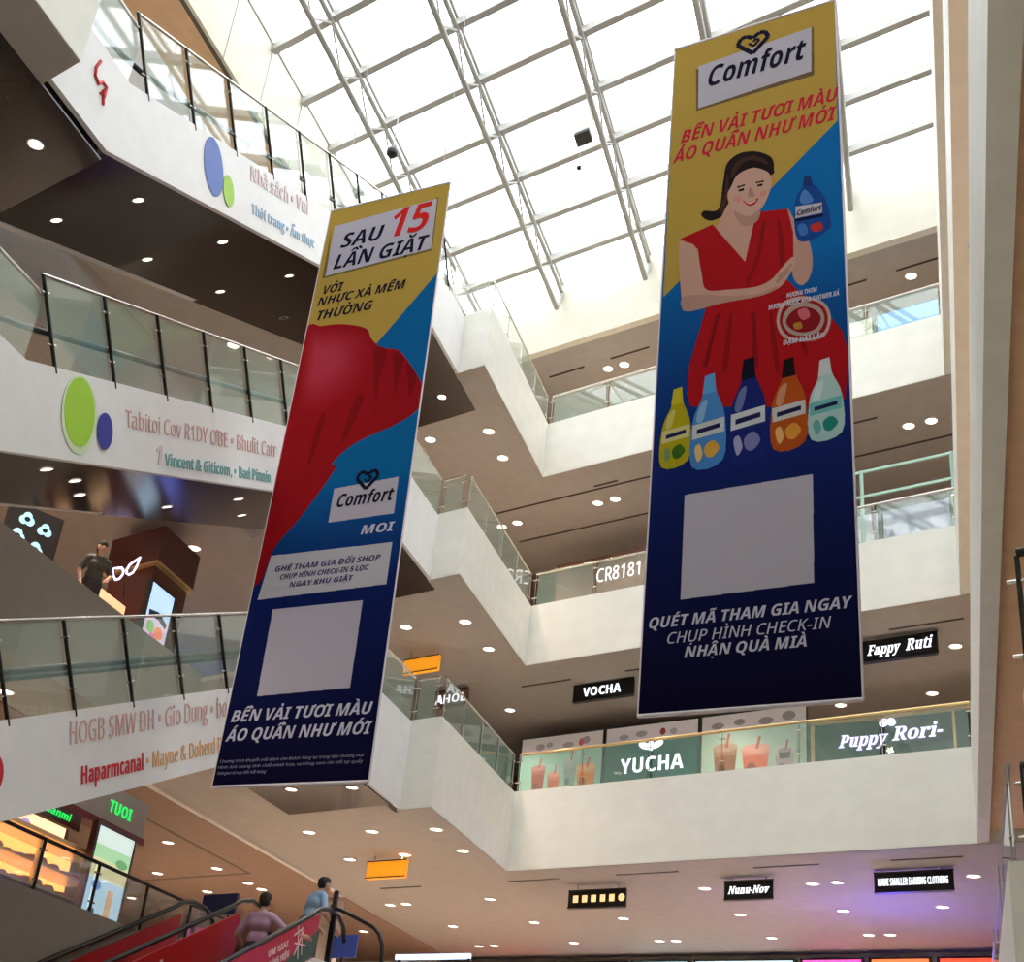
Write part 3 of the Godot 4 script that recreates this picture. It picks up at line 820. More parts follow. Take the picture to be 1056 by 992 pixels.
	print_text(bn, "Thời gian từ nay đến hết tháng", [0.0165, 0.9832, 0.3261, 0.0040], fine, 0.2, font_r)

# ---------------------------------------------------------------- ramps (stacked escalators along the left of the void)
# s0/s1 soffit heights of the lower and upper landing, vn/vk where the slope starts and ends
func ramp(label: String, s0: float, s1: float, vn: float, vk: float, vs: float, t0: float, t1: float, inner: float, vpost: float, npost: int) -> Node3D:
	var o = thing("escalator", P(8.65, vn, s0), label, "escalator", "stacked escalators beside the void")
	var sl = (s1 - s0) / (vk - vn)
	var ve = 17.5
	var low = func(v: float) -> float: return s0 + sl * (v - vn)
	var vb0 = vn + (t0 - 1.08 - s0) / sl
	var vb1 = vn + (t1 - 1.08 - s0) / sl
	var tf = Transform3D(Basis(P(0, 1, 0) - P(0, 0, 0), Vector3.UP, P(1, 0, 0) - P(0, 0, 0)), P(0, 0, 0))
	var prof = PackedVector2Array([Vector2(vs, s0), Vector2(vn, s0), Vector2(vk, s1), Vector2(ve, s1), Vector2(ve, t1), Vector2(vb1, t1), Vector2(vb0, t0), Vector2(vs, t0)])
	var st = nst()
	extrude(st, prof, tf, 8.65, 8.72)
	put(st, "side_cladding", M.clad, o)
	st = nst()
	var so = PackedVector2Array([Vector2(vs, s0 + 0.02), Vector2(vn, s0 + 0.02), Vector2(vk, s1 - 0.02), Vector2(vk, s1 + 0.2), Vector2(vn, s0 + 0.24), Vector2(vs, s0 + 0.24)])
	extrude(st, so, tf, 8.72, inner)
	put(st, "underside", M.dark, o)
	st = nst()
	var pi = PackedVector2Array([Vector2(vn + 0.1, s0 + 0.05), Vector2(vk, s1), Vector2(vk, s1 + 1.0), Vector2(vn + 0.1, s0 + 1.05)])
	extrude(st, pi, tf, inner - 0.1, inner)
	put(st, "far_side_cladding", M.clad, o)
	# moving treads between the two sides
	st = nst()
	extrude(st, PackedVector2Array([Vector2(vn, s0 + 0.7), Vector2(vk, s1 + 0.7), Vector2(vk, s1 + 0.8), Vector2(vn, s0 + 0.8)]), tf, 8.95, inner - 0.2)
	put(st, "treads", M.post, o)
	# thin joints between the cladding sheets are real gaps covered by a strip
	# posts, glass and thin top rail standing on the slope
	var va = vpost
	var vb = vpost + 0.97 * npost
	var out = (P(-1, 0, 0) - P(0, 0, 0)).normalized()
	var lean = P(0, -0.57, 0.83) - P(0, 0, 0)
	lean.y = 0.83
	balustrade("", P(8.69, va, low.call(va) + 1.06), P(8.69, vb, low.call(vb) + 1.06), fractions(npost), lean, out, "", M.rail, 0.05, 0.02, o)
	# level rail over the landings
	for e in [[vs, vb0, t0], [vb1 + 0.3, ve, t1]]:
		st = nst()
		hexa(st, [P(8.70, e[0], e[2]), P(8.70, e[1], e[2]), P(8.715, e[1], e[2]), P(8.715, e[0], e[2]), P(8.70, e[0], e[2] + 0.82), P(8.70, e[1], e[2] + 0.82), P(8.715, e[1], e[2] + 0.82), P(8.715, e[0], e[2] + 0.82)])
		put(st, "glass_panel", M.glass, o)
		st = nst()
		tube(st, [P(8.71, e[0], e[2] + 0.85), P(8.71, e[1], e[2] + 0.85)], 0.02, 8)
		put(st, "top_rail", M.rail, o)
	# rubber handrail curving from the landing onto the slope
	for uu in [8.95, inner - 0.25]:
		st = nst()
		var pts = []
		for i in 29:
			var v = lerpf(vs + 0.3, ve - 0.4, i / 28.0)
			var hh = 0.0
			for k in 5:
				hh += clampf(low.call(v + (k - 2) * 0.25), s0, s1) / 5.0
			pts.append(P(uu, v, hh + 1.62))
		tube(st, pts, 0.04, 8)
		put(st, "handrail", M.rubber, o)
	return o

func ramp_frame(v: float, h: float, sl: float) -> Transform3D:
	var x = (CD + Vector3.UP * sl / 1.0639).normalized()
	var z = -Vector3(CD.z, 0, -CD.x)
	return Transform3D(Basis(x, z.cross(x), z), P(8.645, v, h))

func disc(t: Transform3D, cx: float, cy: float, rx: float, ry: float, m: Material, o: Node3D, n: String, rot := 0.0, z := 0.0) -> void:
	var st = nst()
	extrude(st, ellip(cx, cy, rx, ry, 28, rot), t, z, z + 0.006)
	put(st, n, m, o)

# ---------------------------------------------------------------- signs
func back_frame(u: float, v: float, h: float) -> Transform3D:
	return Transform3D(Basis(-AD, Vector3.UP, (-AD).cross(Vector3.UP)), P(u, v, h))

func uw(du: float) -> float:
	return (P(du, 0, 0) - P(0, 0, 0)).length()

func hung_sign(label: String, u0: float, u1: float, v: float, h0: float, h1: float, soffit: float, body: Material) -> Array:
	var o = thing("hanging_sign", P((u0 + u1) / 2, v, h0), label, "sign", "")
	var st = nst()
	slab(st, u0, u1, v, v + 0.12, h0, h1)
	put(st, "sign_box", body, o)
	for q in [[u0, u1, h0, h0 + 0.02], [u0, u1, h1 - 0.02, h1]]:
		st = nst()
		slab(st, q[0] + 0.01, q[1] - 0.01, v - 0.02, v, q[2], q[3])
		put(st, "edge_trim", M.post, o)
	for f in [0.15, 0.85]:
		var u = lerpf(u0, u1, f)
		st = nst()
		tube(st, [P(u, v + 0.06, h1 - 0.02), P(u, v + 0.06, maxf(soffit, h1 + 0.01))], 0.012, 6)
		put(st, "hanger", M.steel, o)
	return [o, back_frame(u0, v - 0.006, h0), uw(u0 - u1), h1 - h0]

func poster(label: String, u0: float, u1: float, v: float, h0: float, h1: float, img: Image, e: float) -> Node3D:
	var o = thing("poster_panel", P((u0 + u1) / 2, v, h0), label, "poster", "")
	var st = nst()
	slab(st, u0, u1, v, v + 0.1, h0, h1)
	put(st, "backing", M.post, o)
	st = nst()
	sheet(st, P(u0 - 0.03, v - 0.006, h1 - 0.03), P(u1 + 0.03, v - 0.006, h1 - 0.03), P(u1 + 0.03, v - 0.006, h0 + 0.03), P(u0 - 0.03, v - 0.006, h0 + 0.03))
	put(st, "print", lightbox(img, e), o)
	return o

func drinks(bg: Color, items: Array) -> Image:
	var img = Image.create(256, 256, false, Image.FORMAT_RGB8)
	img.fill(bg)
	for q in items:
		var x: float = q[0]
		var y: float = q[1]
		var w: float = q[2]
		var hgt: float = q[3]
		fillp(img, PackedVector2Array([Vector2(x - w, y - hgt), Vector2(x + w, y - hgt), Vector2(x + w * 0.75, y), Vector2(x - w * 0.75, y)]), q[4])
		fillp(img, PackedVector2Array([Vector2(x - w, y - hgt), Vector2(x + w, y - hgt), Vector2(x + w * 0.93, y - hgt * 0.75), Vector2(x - w * 0.93, y - hgt * 0.75)]), q[4].lightened(0.2))
		fillp(img, ellip(x, y - hgt, w * 1.05, w * 0.35), q[4].lightened(0.4))
		fillp(img, ellip(x - w * 0.3, y - hgt * 0.35, w * 0.35, w * 0.4), q[4].darkened(0.35))
		fillp(img, PackedVector2Array([Vector2(x + w * 0.2, y - hgt * 1.4), Vector2(x + w * 0.4, y - hgt * 1.4), Vector2(x + w * 0.2, y - hgt), Vector2(x, y - hgt)]), Color(0.75, 0.3, 0.25))
	return img

# ---------------------------------------------------------------- the scene
func _ready() -> void:
	# camera
	var cam = Camera3D.new()
	cam.name = "camera"
	var pitch = 0.487431832
	var roll = 0.104099463
	var up = Vector3(0, cos(pitch), sin(pitch))
	var fw = Vector3(0, sin(pitch), -cos(pitch))
	var rx = Vector3.RIGHT * cos(roll) + up * sin(roll)
	var ry = -Vector3.RIGHT * sin(roll) + up * cos(roll)
	cam.transform = Transform3D(Basis(rx, ry, -fw), Vector3(0, EYE, 0))
	cam.fov = rad_to_deg(2 * atan(496.0 / 1379.145))
	cam.near = 0.05
	cam.far = 200
	add_child(cam)
	cam.current = true
	# bright overcast sky
	var env = Environment.new()
	var sky = Sky.new()
	var sm = ProceduralSkyMaterial.new()
	sm.sky_top_color = Color(0.955, 0.985, 1.0)
	sm.sky_horizon_color = Color(0.97, 0.985, 1.0)
	sm.ground_bottom_color = Color(0.5, 0.5, 0.5)
	sm.ground_horizon_color = Color(0.6, 0.6, 0.6)
	sm.sky_energy_multiplier = 2.3
	sm.ground_energy_multiplier = 0.5
	sm.sun_angle_max = 1.0
	sky.sky_material = sm
	env.background_mode = Environment.BG_SKY
	env.sky = sky
	env.ambient_light_source = Environment.AMBIENT_SOURCE_DISABLED
	env.tonemap_mode = Environment.TONE_MAPPER_LINEAR
	env.tonemap_exposure = 1.0
	env.sdfgi_enabled = true
	env.ssao_enabled = true
	env.ssil_enabled = true
	var we = WorldEnvironment.new()
	we.name = "environment"
	we.environment = env
	add_child(we)
	lamp_energy = 9.0
	# fonts and materials
	font_b = SystemFont.new()
	font_b.font_names = PackedStringArray(["Droid Sans"])
	font_b.font_weight = 700
	font_r = SystemFont.new()
	font_r.font_names = PackedStringArray(["Droid Sans"])
	font_s = SystemFont.new()
	font_s.font_names = PackedStringArray(["Droid Serif"])
	font_s.font_weight = 700
	make_materials()
	make_shell()
	make_skylight()
	make_ramps()
	make_balustrades()
	make_banners()
	make_lights()
	make_back_shops()
	make_left_shops()
	make_low_escalators()
	make_small_things()

const LV := [[5.73, 7.15, 7.33], [10.12, 11.35, 11.5], [14.78, 16.0, 16.2]]   # soffit, floor, top of parapet
const ORD := ["first", "second", "third"]

func make_shell() -> void:
	var st = nst()
	slab(st, -7.2, 22, -4.2, 31.6, -EYE - 0.25, -EYE)
	solo(st, "floor", M.tile, "pale stone floor at the bottom of the atrium", "floor", "", "structure")
	for w in [["wall_left", 21.9, 22.1, -4.2, 31.6], ["wall_right", -7.2, -7.0, -4.2, 31.6], ["wall_rear", -7.2, 22, -4.2, -4.0], ["wall_back", -7.2, 22, 31.4, 31.6]]:
		st = nst()
		slab(st, w[1], w[2], w[3], w[4], -EYE, 20.4)
		solo(st, w[0], M.cream, "plain cream outer wall closing the %s of the atrium" % w[0].split("_")[1], "wall", "", "structure")
	# gallery slabs: soffit below, tiled floor on top, white parapet along the void
	var vk = [13.98, 14.67, 15.89]
	var vn = [5.45, 6.38, -1.0]
	var vj = [4.5, 5.25, -1.0]
	var dark_end = [17.15, 17.9, 18.84]
	for i in 3:
		var s: float = LV[i][0]
		var t: float = LV[i][1]
		var k: float = LV[i][2]
		var poly = [[8.2, 22.2], [8.2, 17.7], [8.85, 17.7], [8.85, vk[i]], [11.55, vk[i]]]
		if i < 2:
			poly += [[11.55, vn[i]], [8.85, vn[i]], [8.85, vj[i]], [8.3, vj[i]], [8.3, -3.9]]
		else:
			poly += [[11.55, -3.9]]
		poly += [[21.9, -3.9], [21.9, 31.4], [-6.9, 31.4], [-6.9, 22.2]]
		st = nst()
		planpoly(st, poly, s, t - 0.08)
		solo(st, "ceiling", M.ceil, "warm grey soffit under the %s gallery" % ORD[i], "ceiling", "", "structure")
		st = nst()
		planpoly(st, poly, t - 0.08, t)
		solo(st, "floor", M.tile, "pale tiled floor of the %s gallery" % ORD[i], "floor", "", "structure")
		# parapet along the back and round the white prow
		st = nst()
		planpoly(st, [[-6.9, 22.0], [8.0, 22.0], [8.0, 17.5], [8.74, 17.5], [8.74, 17.7], [8.2, 17.7], [8.2, 22.2], [-6.9, 22.2]], s - 0.02, k)
		solo(st, "trim", M.white, "white parapet band of the %s gallery along the back and prow" % ORD[i], "parapet", "", "structure")
		st = nst()
		planpoly(st, [[-6.9, 22.01], [8.01, 22.01], [8.01, 17.51], [8.715, 17.51], [8.715, 17.75], [8.25, 17.75], [8.25, 22.25], [-6.9, 22.25]], s - 0.03, s - 0.021)
		solo(st, "trim", M.ceil, "soffit edge strip below the %s parapet" % ORD[i], "soffit edge", "", "structure")
		if i < 2:
			st = nst()
			planpoly(st, [[8.11, -3.9], [8.11, vj[i] - 0.01], [8.72, vj[i] - 0.01], [8.72, -3.9]], s - 0.034, s - 0.021)
			solo(st, "trim", M.ceil, "soffit edge strip below the near end of the %s parapet" % ORD[i], "soffit edge", "", "structure")
			st = nst()
			planpoly(st, [[8.1, -3.9], [8.1, vj[i] - 0.0], [8.65, vj[i]], [8.65, vj[i] - 0.15], [8.3, vj[i] - 0.15], [8.3, -3.9]], s - 0.02, k)
			solo(st, "trim", M.white, "parapet end of the %s gallery before its ramp landing" % ORD[i], "parapet", "", "structure")
		# fascia of the left gallery behind the ramps
		st = nst()
		slab(st, 11.45, 11.55, (vn[i] if i < 2 else -3.9), vk[i], s - 0.02, t + 0.05)
		solo(st, "trim", M.ceil, "beige slab edge of the %s gallery behind the escalators" % ORD[i], "slab edge", "", "structure")
		# dark lining under the upper landing
		st = nst()
		slab(st, 8.72, 11.0, vk[i], dark_end[i], s - 0.03, s - 0.002)
		solo(st, "trim", M.dark, "dark brown soffit lining under the %s gallery landing" % ORD[i], "soffit lining", "", "structure")
		if i == 1:
			st = nst()
			slab(st, 8.72, 16.0, -3.9, vn[i], s - 0.03, s - 0.002)
			solo(st, "trim", M.dark, "dark brown soffit lining under the lower landing of the top escalator", "soffit lining", "", "structure")
		# right-hand parapet, seen almost edge on
		st = nst()
		var pr = []
		for v in [4.2, 22.0]: pr.append([-0.45 - 0.021 * v, v])
		planpoly(st, [pr[0], pr[1], [pr[1][0] - 0.18, 22.0], [pr[0][0] - 0.18, 4.2]], s, k)
		solo(st, "trim", M.white, "thin white parapet of the %s gallery facing the escalators across the void" % ORD[i], "parapet", "", "structure")
	# slot air diffusers in the soffits
	for q in [[18.42, [[8.49, 7.48, 23.05], [6.76, 5.71, 23.05], [4.9, 3.7, 23.05], [3.1, 2.0, 23.05], [0.93, 0.5, 23.0], [-0.12, -1.0, 23.0]], "top back gallery"],
			[14.78, [[9.7, 5.3, 23.05], [9.5, 5.4, 24.63], [6.92, 6.3, 22.9], [1.0, 0.4, 22.9], [1.2, -1.2, 24.23]], "third gallery"],
			[10.12, [[8.48, 7.2, 23.1], [5.9, 4.6, 23.1], [0.36, -1.0, 23.03]], "second gallery"],
			[5.73, [[8.29, 7.06, 22.88], [5.78, 4.45, 22.82], [2.98, 1.74, 22.84], [0.5, -0.7, 22.84], [11.6, 10.5, 22.9]], "first gallery"]]:
		for e in q[1]:
			var sd = thing("slot_diffuser", P(e[0], e[2], q[0]), "thin dark slot air diffuser in the soffit of the %s" % q[2], "air vent", "slot diffusers of the %s soffit" % q[2])
			st = nst()
			slab(st, e[0], e[1], e[2], e[2] + 0.07, q[0] - 0.006, q[0] + 0.01)
			put(st, "frame", M.joint, sd)
			st = nst()
			slab(st, e[0] - 0.02, e[1] + 0.02, e[2] + 0.015, e[2] + 0.055, q[0] - 0.012, q[0] - 0.006)
			put(st, "slot", M.post, sd)
	# lower slab of the entrance storey
	st = nst()
	planpoly(st, [[10.25, -3.9], [10.25, 15.5], [8.2, 15.5], [8.2, 22.2], [-6.9, 22.2], [-6.9, 31.4], [21.9, 31.4], [21.9, -3.9]], 1.2, 2.6)
	solo(st, "floor", M.tile, "pale floor slab of the bakery storey", "floor", "", "structure")
	st = nst()
	slab(st, 10.15, 10.25, -3.9, 15.5, 1.18, 2.66)
	solo(st, "trim", M.ceil, "beige slab edge below the bakery", "slab edge", "", "structure")
	# warmer ceiling field over the bakery side, its pale edge strip and a turned groove
	st = nst()
	slab(st, 12.95, 21.9, 5.5, 31.3, 5.70, 5.728)
	solo(st, "ceiling", M.warmceil, "warm brown ceiling field above the bakery side", "ceiling", "", "structure")
	st = nst()
	slab(st, 12.83, 12.95, 14.0, 23.4, 5.69, 5.728)
	solo(st, "trim", M.ring, "pale edge strip along the warm brown ceiling field", "ceiling strip", "", "structure")
	st = nst()
	planpoly(st, [[14.30, 15.0], [14.30, 20.85], [18.2, 20.85], [18.2, 20.92], [14.22, 20.92], [14.22, 15.0]], 5.692, 5.70)
	solo(st, "trim", M.joint, "dark turned groove in the warm brown ceiling field", "ceiling groove", "", "structure")
	# right-hand side: low parapet with a return, and the first gallery behind it
	st = nst()
	planpoly(st, [[-0.69, 11.3], [-0.91, 22.0], [-1.09, 22.0], [-0.87, 11.5], [-5.0, 11.5], [-5.0, 11.3]], 1.2, 2.77)
	solo(st, "trim", M.white, "low white parapet with a return facing the bakery across the void", "parapet", "", "structure")
	st = nst()
	planpoly(st, [[-0.606, 7.1], [-0.608, 7.5], [-5.0, 7.5], [-5.0, 7.1]], 1.2, 2.77)
	solo(st, "trim", M.white, "low white parapet block with a dark rail facing the escalators", "parapet", "", "structure")
	st = nst()
	planpoly(st, [[-0.73, 4.4], [-1.09, 22.0], [-6.9, 22.0], [-6.9, 4.4]], 5.9, 7.15)
	solo(st, "ceiling", M.tan, "tan soffit of the gallery facing the escalators", "ceiling", "", "structure")
	# roof round the skylight
	st = nst()
	planpoly(st, [[12.1, -4.0], [12.1, 22.2], [-4.2, 22.2], [-4.2, -4.0], [-7.0, -4.0], [-7.0, 31.4], [21.9, 31.4], [21.9, -4.0]], 20.4, 20.6)
	solo(st, "ceiling", M.cream, "solid roof around the skylight", "roof", "", "structure")
	st = nst()
	slab(st, -4.2, 12.1, -4.0, -0.6, 20.4, 20.6)
	solo(st, "ceiling", M.cream, "solid roof over the near end of the atrium", "roof", "", "structure")
	# top walls under the skylight
	st = nst()
	slab(st, -7.0, 12.1, 22.0, 22.2, 18.42, 20.4)
	solo(st, "wall_back_top", M.cream, "cream wall band below the far edge of the skylight", "wall", "", "structure")
	st = nst()
	slab(st, -7.0, 21.9, 22.2, 31.4, 18.42, 18.6)
	solo(st, "ceiling", M.ceil, "soffit over the top back gallery", "ceiling", "", "structure")
	st = nst()
	slab(st, 12.1, 21.9, -3.9, 22.2, 18.42, 18.6)
	solo(st, "ceiling", M.tan, "salmon soffit behind the top escalator", "ceiling", "", "structure")
	var wl = thing("wall_left_top", P(12, 12, 18.42), "cream panelled wall under the skylight above the top escalator", "wall", "", "structure")
	st = nst()
	slab(st, 12.0, 12.1, -4.0, 22.0, 18.42, 20.4)
	put(st, "backing", M.joint, wl)
	for i in 18:
		var v0 = -3.25 + 1.42 * i
		st = nst()
		slab(st, 11.93, 12.0, v0 + 0.012, minf(v0 + 1.408, 22.0), 18.41, 20.4)
		put(st, "wall_panel", M.cream, wl)
	# interior walls behind the galleries
	for q in [[-6.9, 21.9, 26.5, 26.7, 11.35, 14.78, "shop", "brown shopfront wall of the second back gallery"], [-6.9, 21.9, 26.5, 26.7, 16.0, 18.42, "tan", "tan shopfront wall of the top back gallery"],
			[-6.9, 21.9, 29.0, 29.2, 7.15, 10.12, "shop", "brown shopfront wall behind the first back gallery"],
			[14.6, 14.8, -3.9, 26.5, 11.35, 14.78, "ceil", "beige wall of the second gallery behind the escalators"], [14.6, 14.8, -3.9, 26.5, 16.0, 18.42, "cream", "pale wall of the third gallery behind the escalators"],
			[16.4, 16.6, -3.9, 13.4, 7.15, 10.12, "orange", "orange wall of the eyewear shop"], [16.4, 16.6, 13.4, 26.5, 7.15, 10.12, "ceil", "beige wall beyond the eyewear shop"]]:
		st = nst()
		slab(st, q[0], q[1], q[2], q[3], q[4], q[5])
		solo(st, "wall_interior", M[q[6]], q[7], "wall", "", "structure")

func make_skylight() -> void:
	var us = [10.35, 7.95, 5.57, 3.15, 0.76, -1.63]
	var vs = []
	for i in 16: vs.append(-0.41 + 1.42 * i)
	var sk = thing("window_1", P(4, 12, 20.3), "large flat glass skylight over the atrium", "skylight", "", "structure")
	var ub = [11.93] + us + [-4.2]
	var vb = [-0.6] + vs + [22.0]
	for i in ub.size() - 1:
		for j in vb.size() - 1:
			var st = nst()
			slab(st, ub[i] - 0.02, ub[i + 1] + 0.02, vb[j] + 0.02, vb[j + 1] - 0.02, 20.31, 20.33)
			put(st, "pane", M.pane, sk)
	for i in us.size() + 1:
		var st = nst()
		var u: float = ([11.93] + us)[i]
		slab(st, u - 0.03, u + 0.03, -0.6, 22.0, 20.27, 20.35)
		put(st, "glazing_bar", M.steel, sk)
	for v in vs:
		var st = nst()
		beam(st, P(11.9, v, 20.17), P(-4.2, v, 20.17), 0.15, 0.19)
		solo(st, "purlin", M.steel, "pale steel purlin crossing under the skylight glass", "purlin", "skylight purlins")
	for u in us:
		var o = thing("roof_truss", P(u, 12, 19.33), "pale steel truss with zigzag bracing running under the skylight", "truss", "skylight trusses")
		var st = nst()
		tube(st, [P(u, -0.6, 20.04), P(u, 22.0, 20.04)], 0.055, 8)
		put(st, "top_chord", M.steel, o)
		st = nst()
		tube(st, [P(u, -0.6, 19.33), P(u, 21.7, 19.33)], 0.065, 8)
		put(st, "bottom_chord", M.steel, o)
		st = nst()
		tube(st, [P(u, 21.7, 19.33), P(u, 22.0, 20.0)], 0.055, 8)
		put(st, "end_post", M.steel, o)
		for j in vs.size() - 1:
			var m: float = (vs[j] + vs[j + 1]) / 2
			for e in [[vs[j], m], [vs[j + 1], m]]:
				st = nst()
				tube(st, [P(u, e[0], 20.02), P(u, e[1], 19.35)], 0.022, 6)
				put(st, "brace", M.steel, o)

func make_ramps() -> void:
	var r1 = ramp("top escalator with white side carrying blue and green ovals", 10.2, 14.78, 6.38, 15.89, 5.25, 11.3, 16.15, 11.0, 6.78, 10)
	var r2 = ramp("middle escalator with white side carrying a green and blue balloon logo", 5.73, 10.12, 5.45, 14.67, 4.5, 7.15, 11.45, 10.75, 6.60, 9)
	var r3 = ramp("lowest white-sided escalator lettered in pink, red and orange", 1.2, 5.73, 4.34, 13.98, 3.5, 2.65, 7.3, 10.1, 6.39, 8)
	var blue = mat(Color(0.28, 0.40, 0.72), 0.5)
	var lime = mat(Color(0.62, 0.80, 0.22), 0.5)
	var navy = mat(Color(0.20, 0.22, 0.58), 0.5)
	var pink = mat(Color(0.84, 0.66, 0.65), 0.5)
	var palep = mat(Color(0.87, 0.77, 0.79), 0.5)
	var redm = mat(Color(0.78, 0.10, 0.14), 0.5)
	var orange = mat(Color(0.88, 0.66, 0.42), 0.5)
	var teal = mat(Color(0.42, 0.66, 0.66), 0.5)
	var pblue = mat(Color(0.60, 0.72, 0.84), 0.5)
	var pale = mat(Color(0.80, 0.86, 0.72), 0.5)
	# top side
	var t = ramp_frame(8.31, 11.75, 0.4816)
	disc(t, 0.0, 0.0, 0.255, 0.40, blue, r1, "blue_oval", 0.12)
	disc(t, 0.40, -0.22, 0.15, 0.22, lime, r1, "green_oval", 0.1, 0.004)
	t = ramp_frame(9.0, 12.22, 0.4816)
	letters("Nhà sách • Vui", t, 0.2, 0.0, 1.9, 0.22, palep, r1, "lettering", 0.1)
	t = ramp_frame(9.35, 11.92, 0.4816)
	letters("Thời trang • Ẩm thực", t, 0.0, -0.05, 2.1, 0.15, pblue, r1, "lettering", 0.1)
	# red script stroke on the lower landing
	var z = -Vector3(CD.z, 0, -CD.x)
	t = Transform3D(Basis(CD, Vector3.UP, z), P(8.645, 6.0, 10.78))
	var st = nst()
	tube(st, [t * Vector3(-0.13, 0.30, 0), t * Vector3(-0.17, 0.16, 0), t * Vector3(-0.14, 0.06, 0), t * Vector3(-0.05, 0.02, 0), t * Vector3(0.0, 0.10, 0), t * Vector3(0.09, 0.10, 0), t * Vector3(0.10, -0.04, 0), t * Vector3(0.02, -0.06, 0), t * Vector3(0.05, 0.04, 0), t * Vector3(0.12, -0.14, 0)], 0.022, 6)
	put(st, "red_script_mark", redm, r1)
	# middle side
	t = ramp_frame(7.14, 7.14, 0.4766)
	disc(t, -0.02, -0.03, 0.33, 0.44, pale, r2, "logo_rim", -0.1)
	disc(t, -0.02, 0.0, 0.28, 0.39, lime, r2, "green_balloon", -0.1, 0.004)
	disc(t, 0.46, -0.16, 0.15, 0.21, navy, r2, "blue_balloon", -0.1, 0.008)
	t = ramp_frame(7.93, 7.45, 0.4766)
	letters("Tabitoi Cov R1DY ƠBE • Bhulit Catr", t, 0.0, 0.0, 3.9, 0.20, pink, r2, "lettering", 0.0, font_r)
	t = ramp_frame(8.62, 7.34, 0.4766)
	letters("1", t, 0.0, 0.02, 0.13, 0.24, palep, r2, "lettering", 0.25)
	letters("Vincent & Giticom, • Bad Pinoio", t, 0.24, 0.02, 2.85, 0.15, teal, r2, "lettering", 0.0)
	# lowest side
	disc(ramp_frame(7.36, 3.12, 0.47), -0.02, 0.03, 0.17, 0.2, redm, r3, "red_disc")
	t = ramp_frame(8.37, 3.78, 0.47)
	letters("HOGB SMW ĐH • Gio Dung • bo", t, 0.0, 0.0, 3.45, 0.24, pink, r3, "lettering", 0.0, font_r)
	t = ramp_frame(8.72, 3.46, 0.47)
	letters("Haparmcanal", t, 0.0, 0.0, 1.22, 0.19, redm, r3, "lettering", 0.0)
	letters("• Mayne & Doherd Re", t, 1.30, 0.0, 1.9, 0.19, orange, r3, "lettering", 0.0, font_r)

func make_balustrades() -> void:
	var out_b = (P(0, -1, 0) - P(0, 0, 0)).normalized()
	var out_r = (P(-1, 0, 0) - P(0, 0, 0)).normalized()
	for i in 3:
		var k: float = LV[i][2]
		var upv = Vector3.UP * 0.80
		balustrade("glass balustrade on the back parapet of the %s gallery" % ORD[i], P(7.95, 22.08, k), P(-0.95, 22.08, k), fractions(6), upv, out_b, "", M.brass if i == 0 else M.rail, 0.0, 0.03, null, M.slim)
		balustrade("glass balustrade on the white prow of the %s gallery" % ORD[i], P(8.08, 17.66, k), P(8.08, 21.95, k), fractions(4), upv, out_r, "", M.rail, 0.0, 0.02, null, M.slim)
		balustrade("short glass balustrade at the step of the %s gallery prow" % ORD[i], P(8.66, 17.6, k), P(8.18, 17.6, k), [0.0, 1.0], upv, out_b, "", M.rail, 0.0, 0.02, null, M.slim)
		balustrade("glass balustrade on the %s gallery parapet facing the escalators" % ORD[i], P(-0.62, 4.4, k), P(-0.98, 21.5, k), fractions(6), upv, -out_r, "", M.rail, 0.0, 0.02, null, M.slim)
	# low storey
	balustrade("glass balustrade with dark rail in front of the bakery", P(10.22, 7.5, 2.62), P(10.22, 14.6, 2.62), fractions(6), Vector3.UP * 0.66, out_r, "", M.post, 0.0, 0.025)
	balustrade("glass balustrade on the low white parapet facing the bakery", P(-0.76, 11.35, 2.77), P(-0.97, 21.5, 2.77), fractions(3), Vector3.UP * 0.82, -out_r, "", M.slim, 0.05, 0.02, null, M.slim)
	balustrade("dark-railed glass balustrade on the return of the low parapet facing the bakery", P(-0.86, 11.38, 2.77), P(-3.4, 11.35, 2.77), fractions(4), Vector3.UP * 0.82, out_b, "", M.post, 0.05, 0.03)
	balustrade("dark-railed glass balustrade on the low parapet block facing the escalators", P(-0.64, 7.42, 2.77), P(-3.4, 7.42, 2.77), fractions(3), Vector3.UP * 0.85, -out_b, "", M.post, 0.05, 0.03)
	# light green metal frame on the second back gallery
	var o = thing("metal_railing", P(0, 22.5, 11.35), "pale green metal railing frame above the second back parapet", "railing")
	for hh in [12.7, 13.25]:
		var st = nst()
		beam(st, P(2.4, 22.4, hh), P(-0.98, 22.4, hh), 0.05, 0.05)
		put(st, "bar", M.mint, o)
	for u in [2.3, 0.75, -0.95]:
		var st = nst()
		beam(st, P(u, 22.4, 11.35), P(u, 22.4, 13.28), 0.06, 0.06)
		put(st, "upright", M.mint, o)

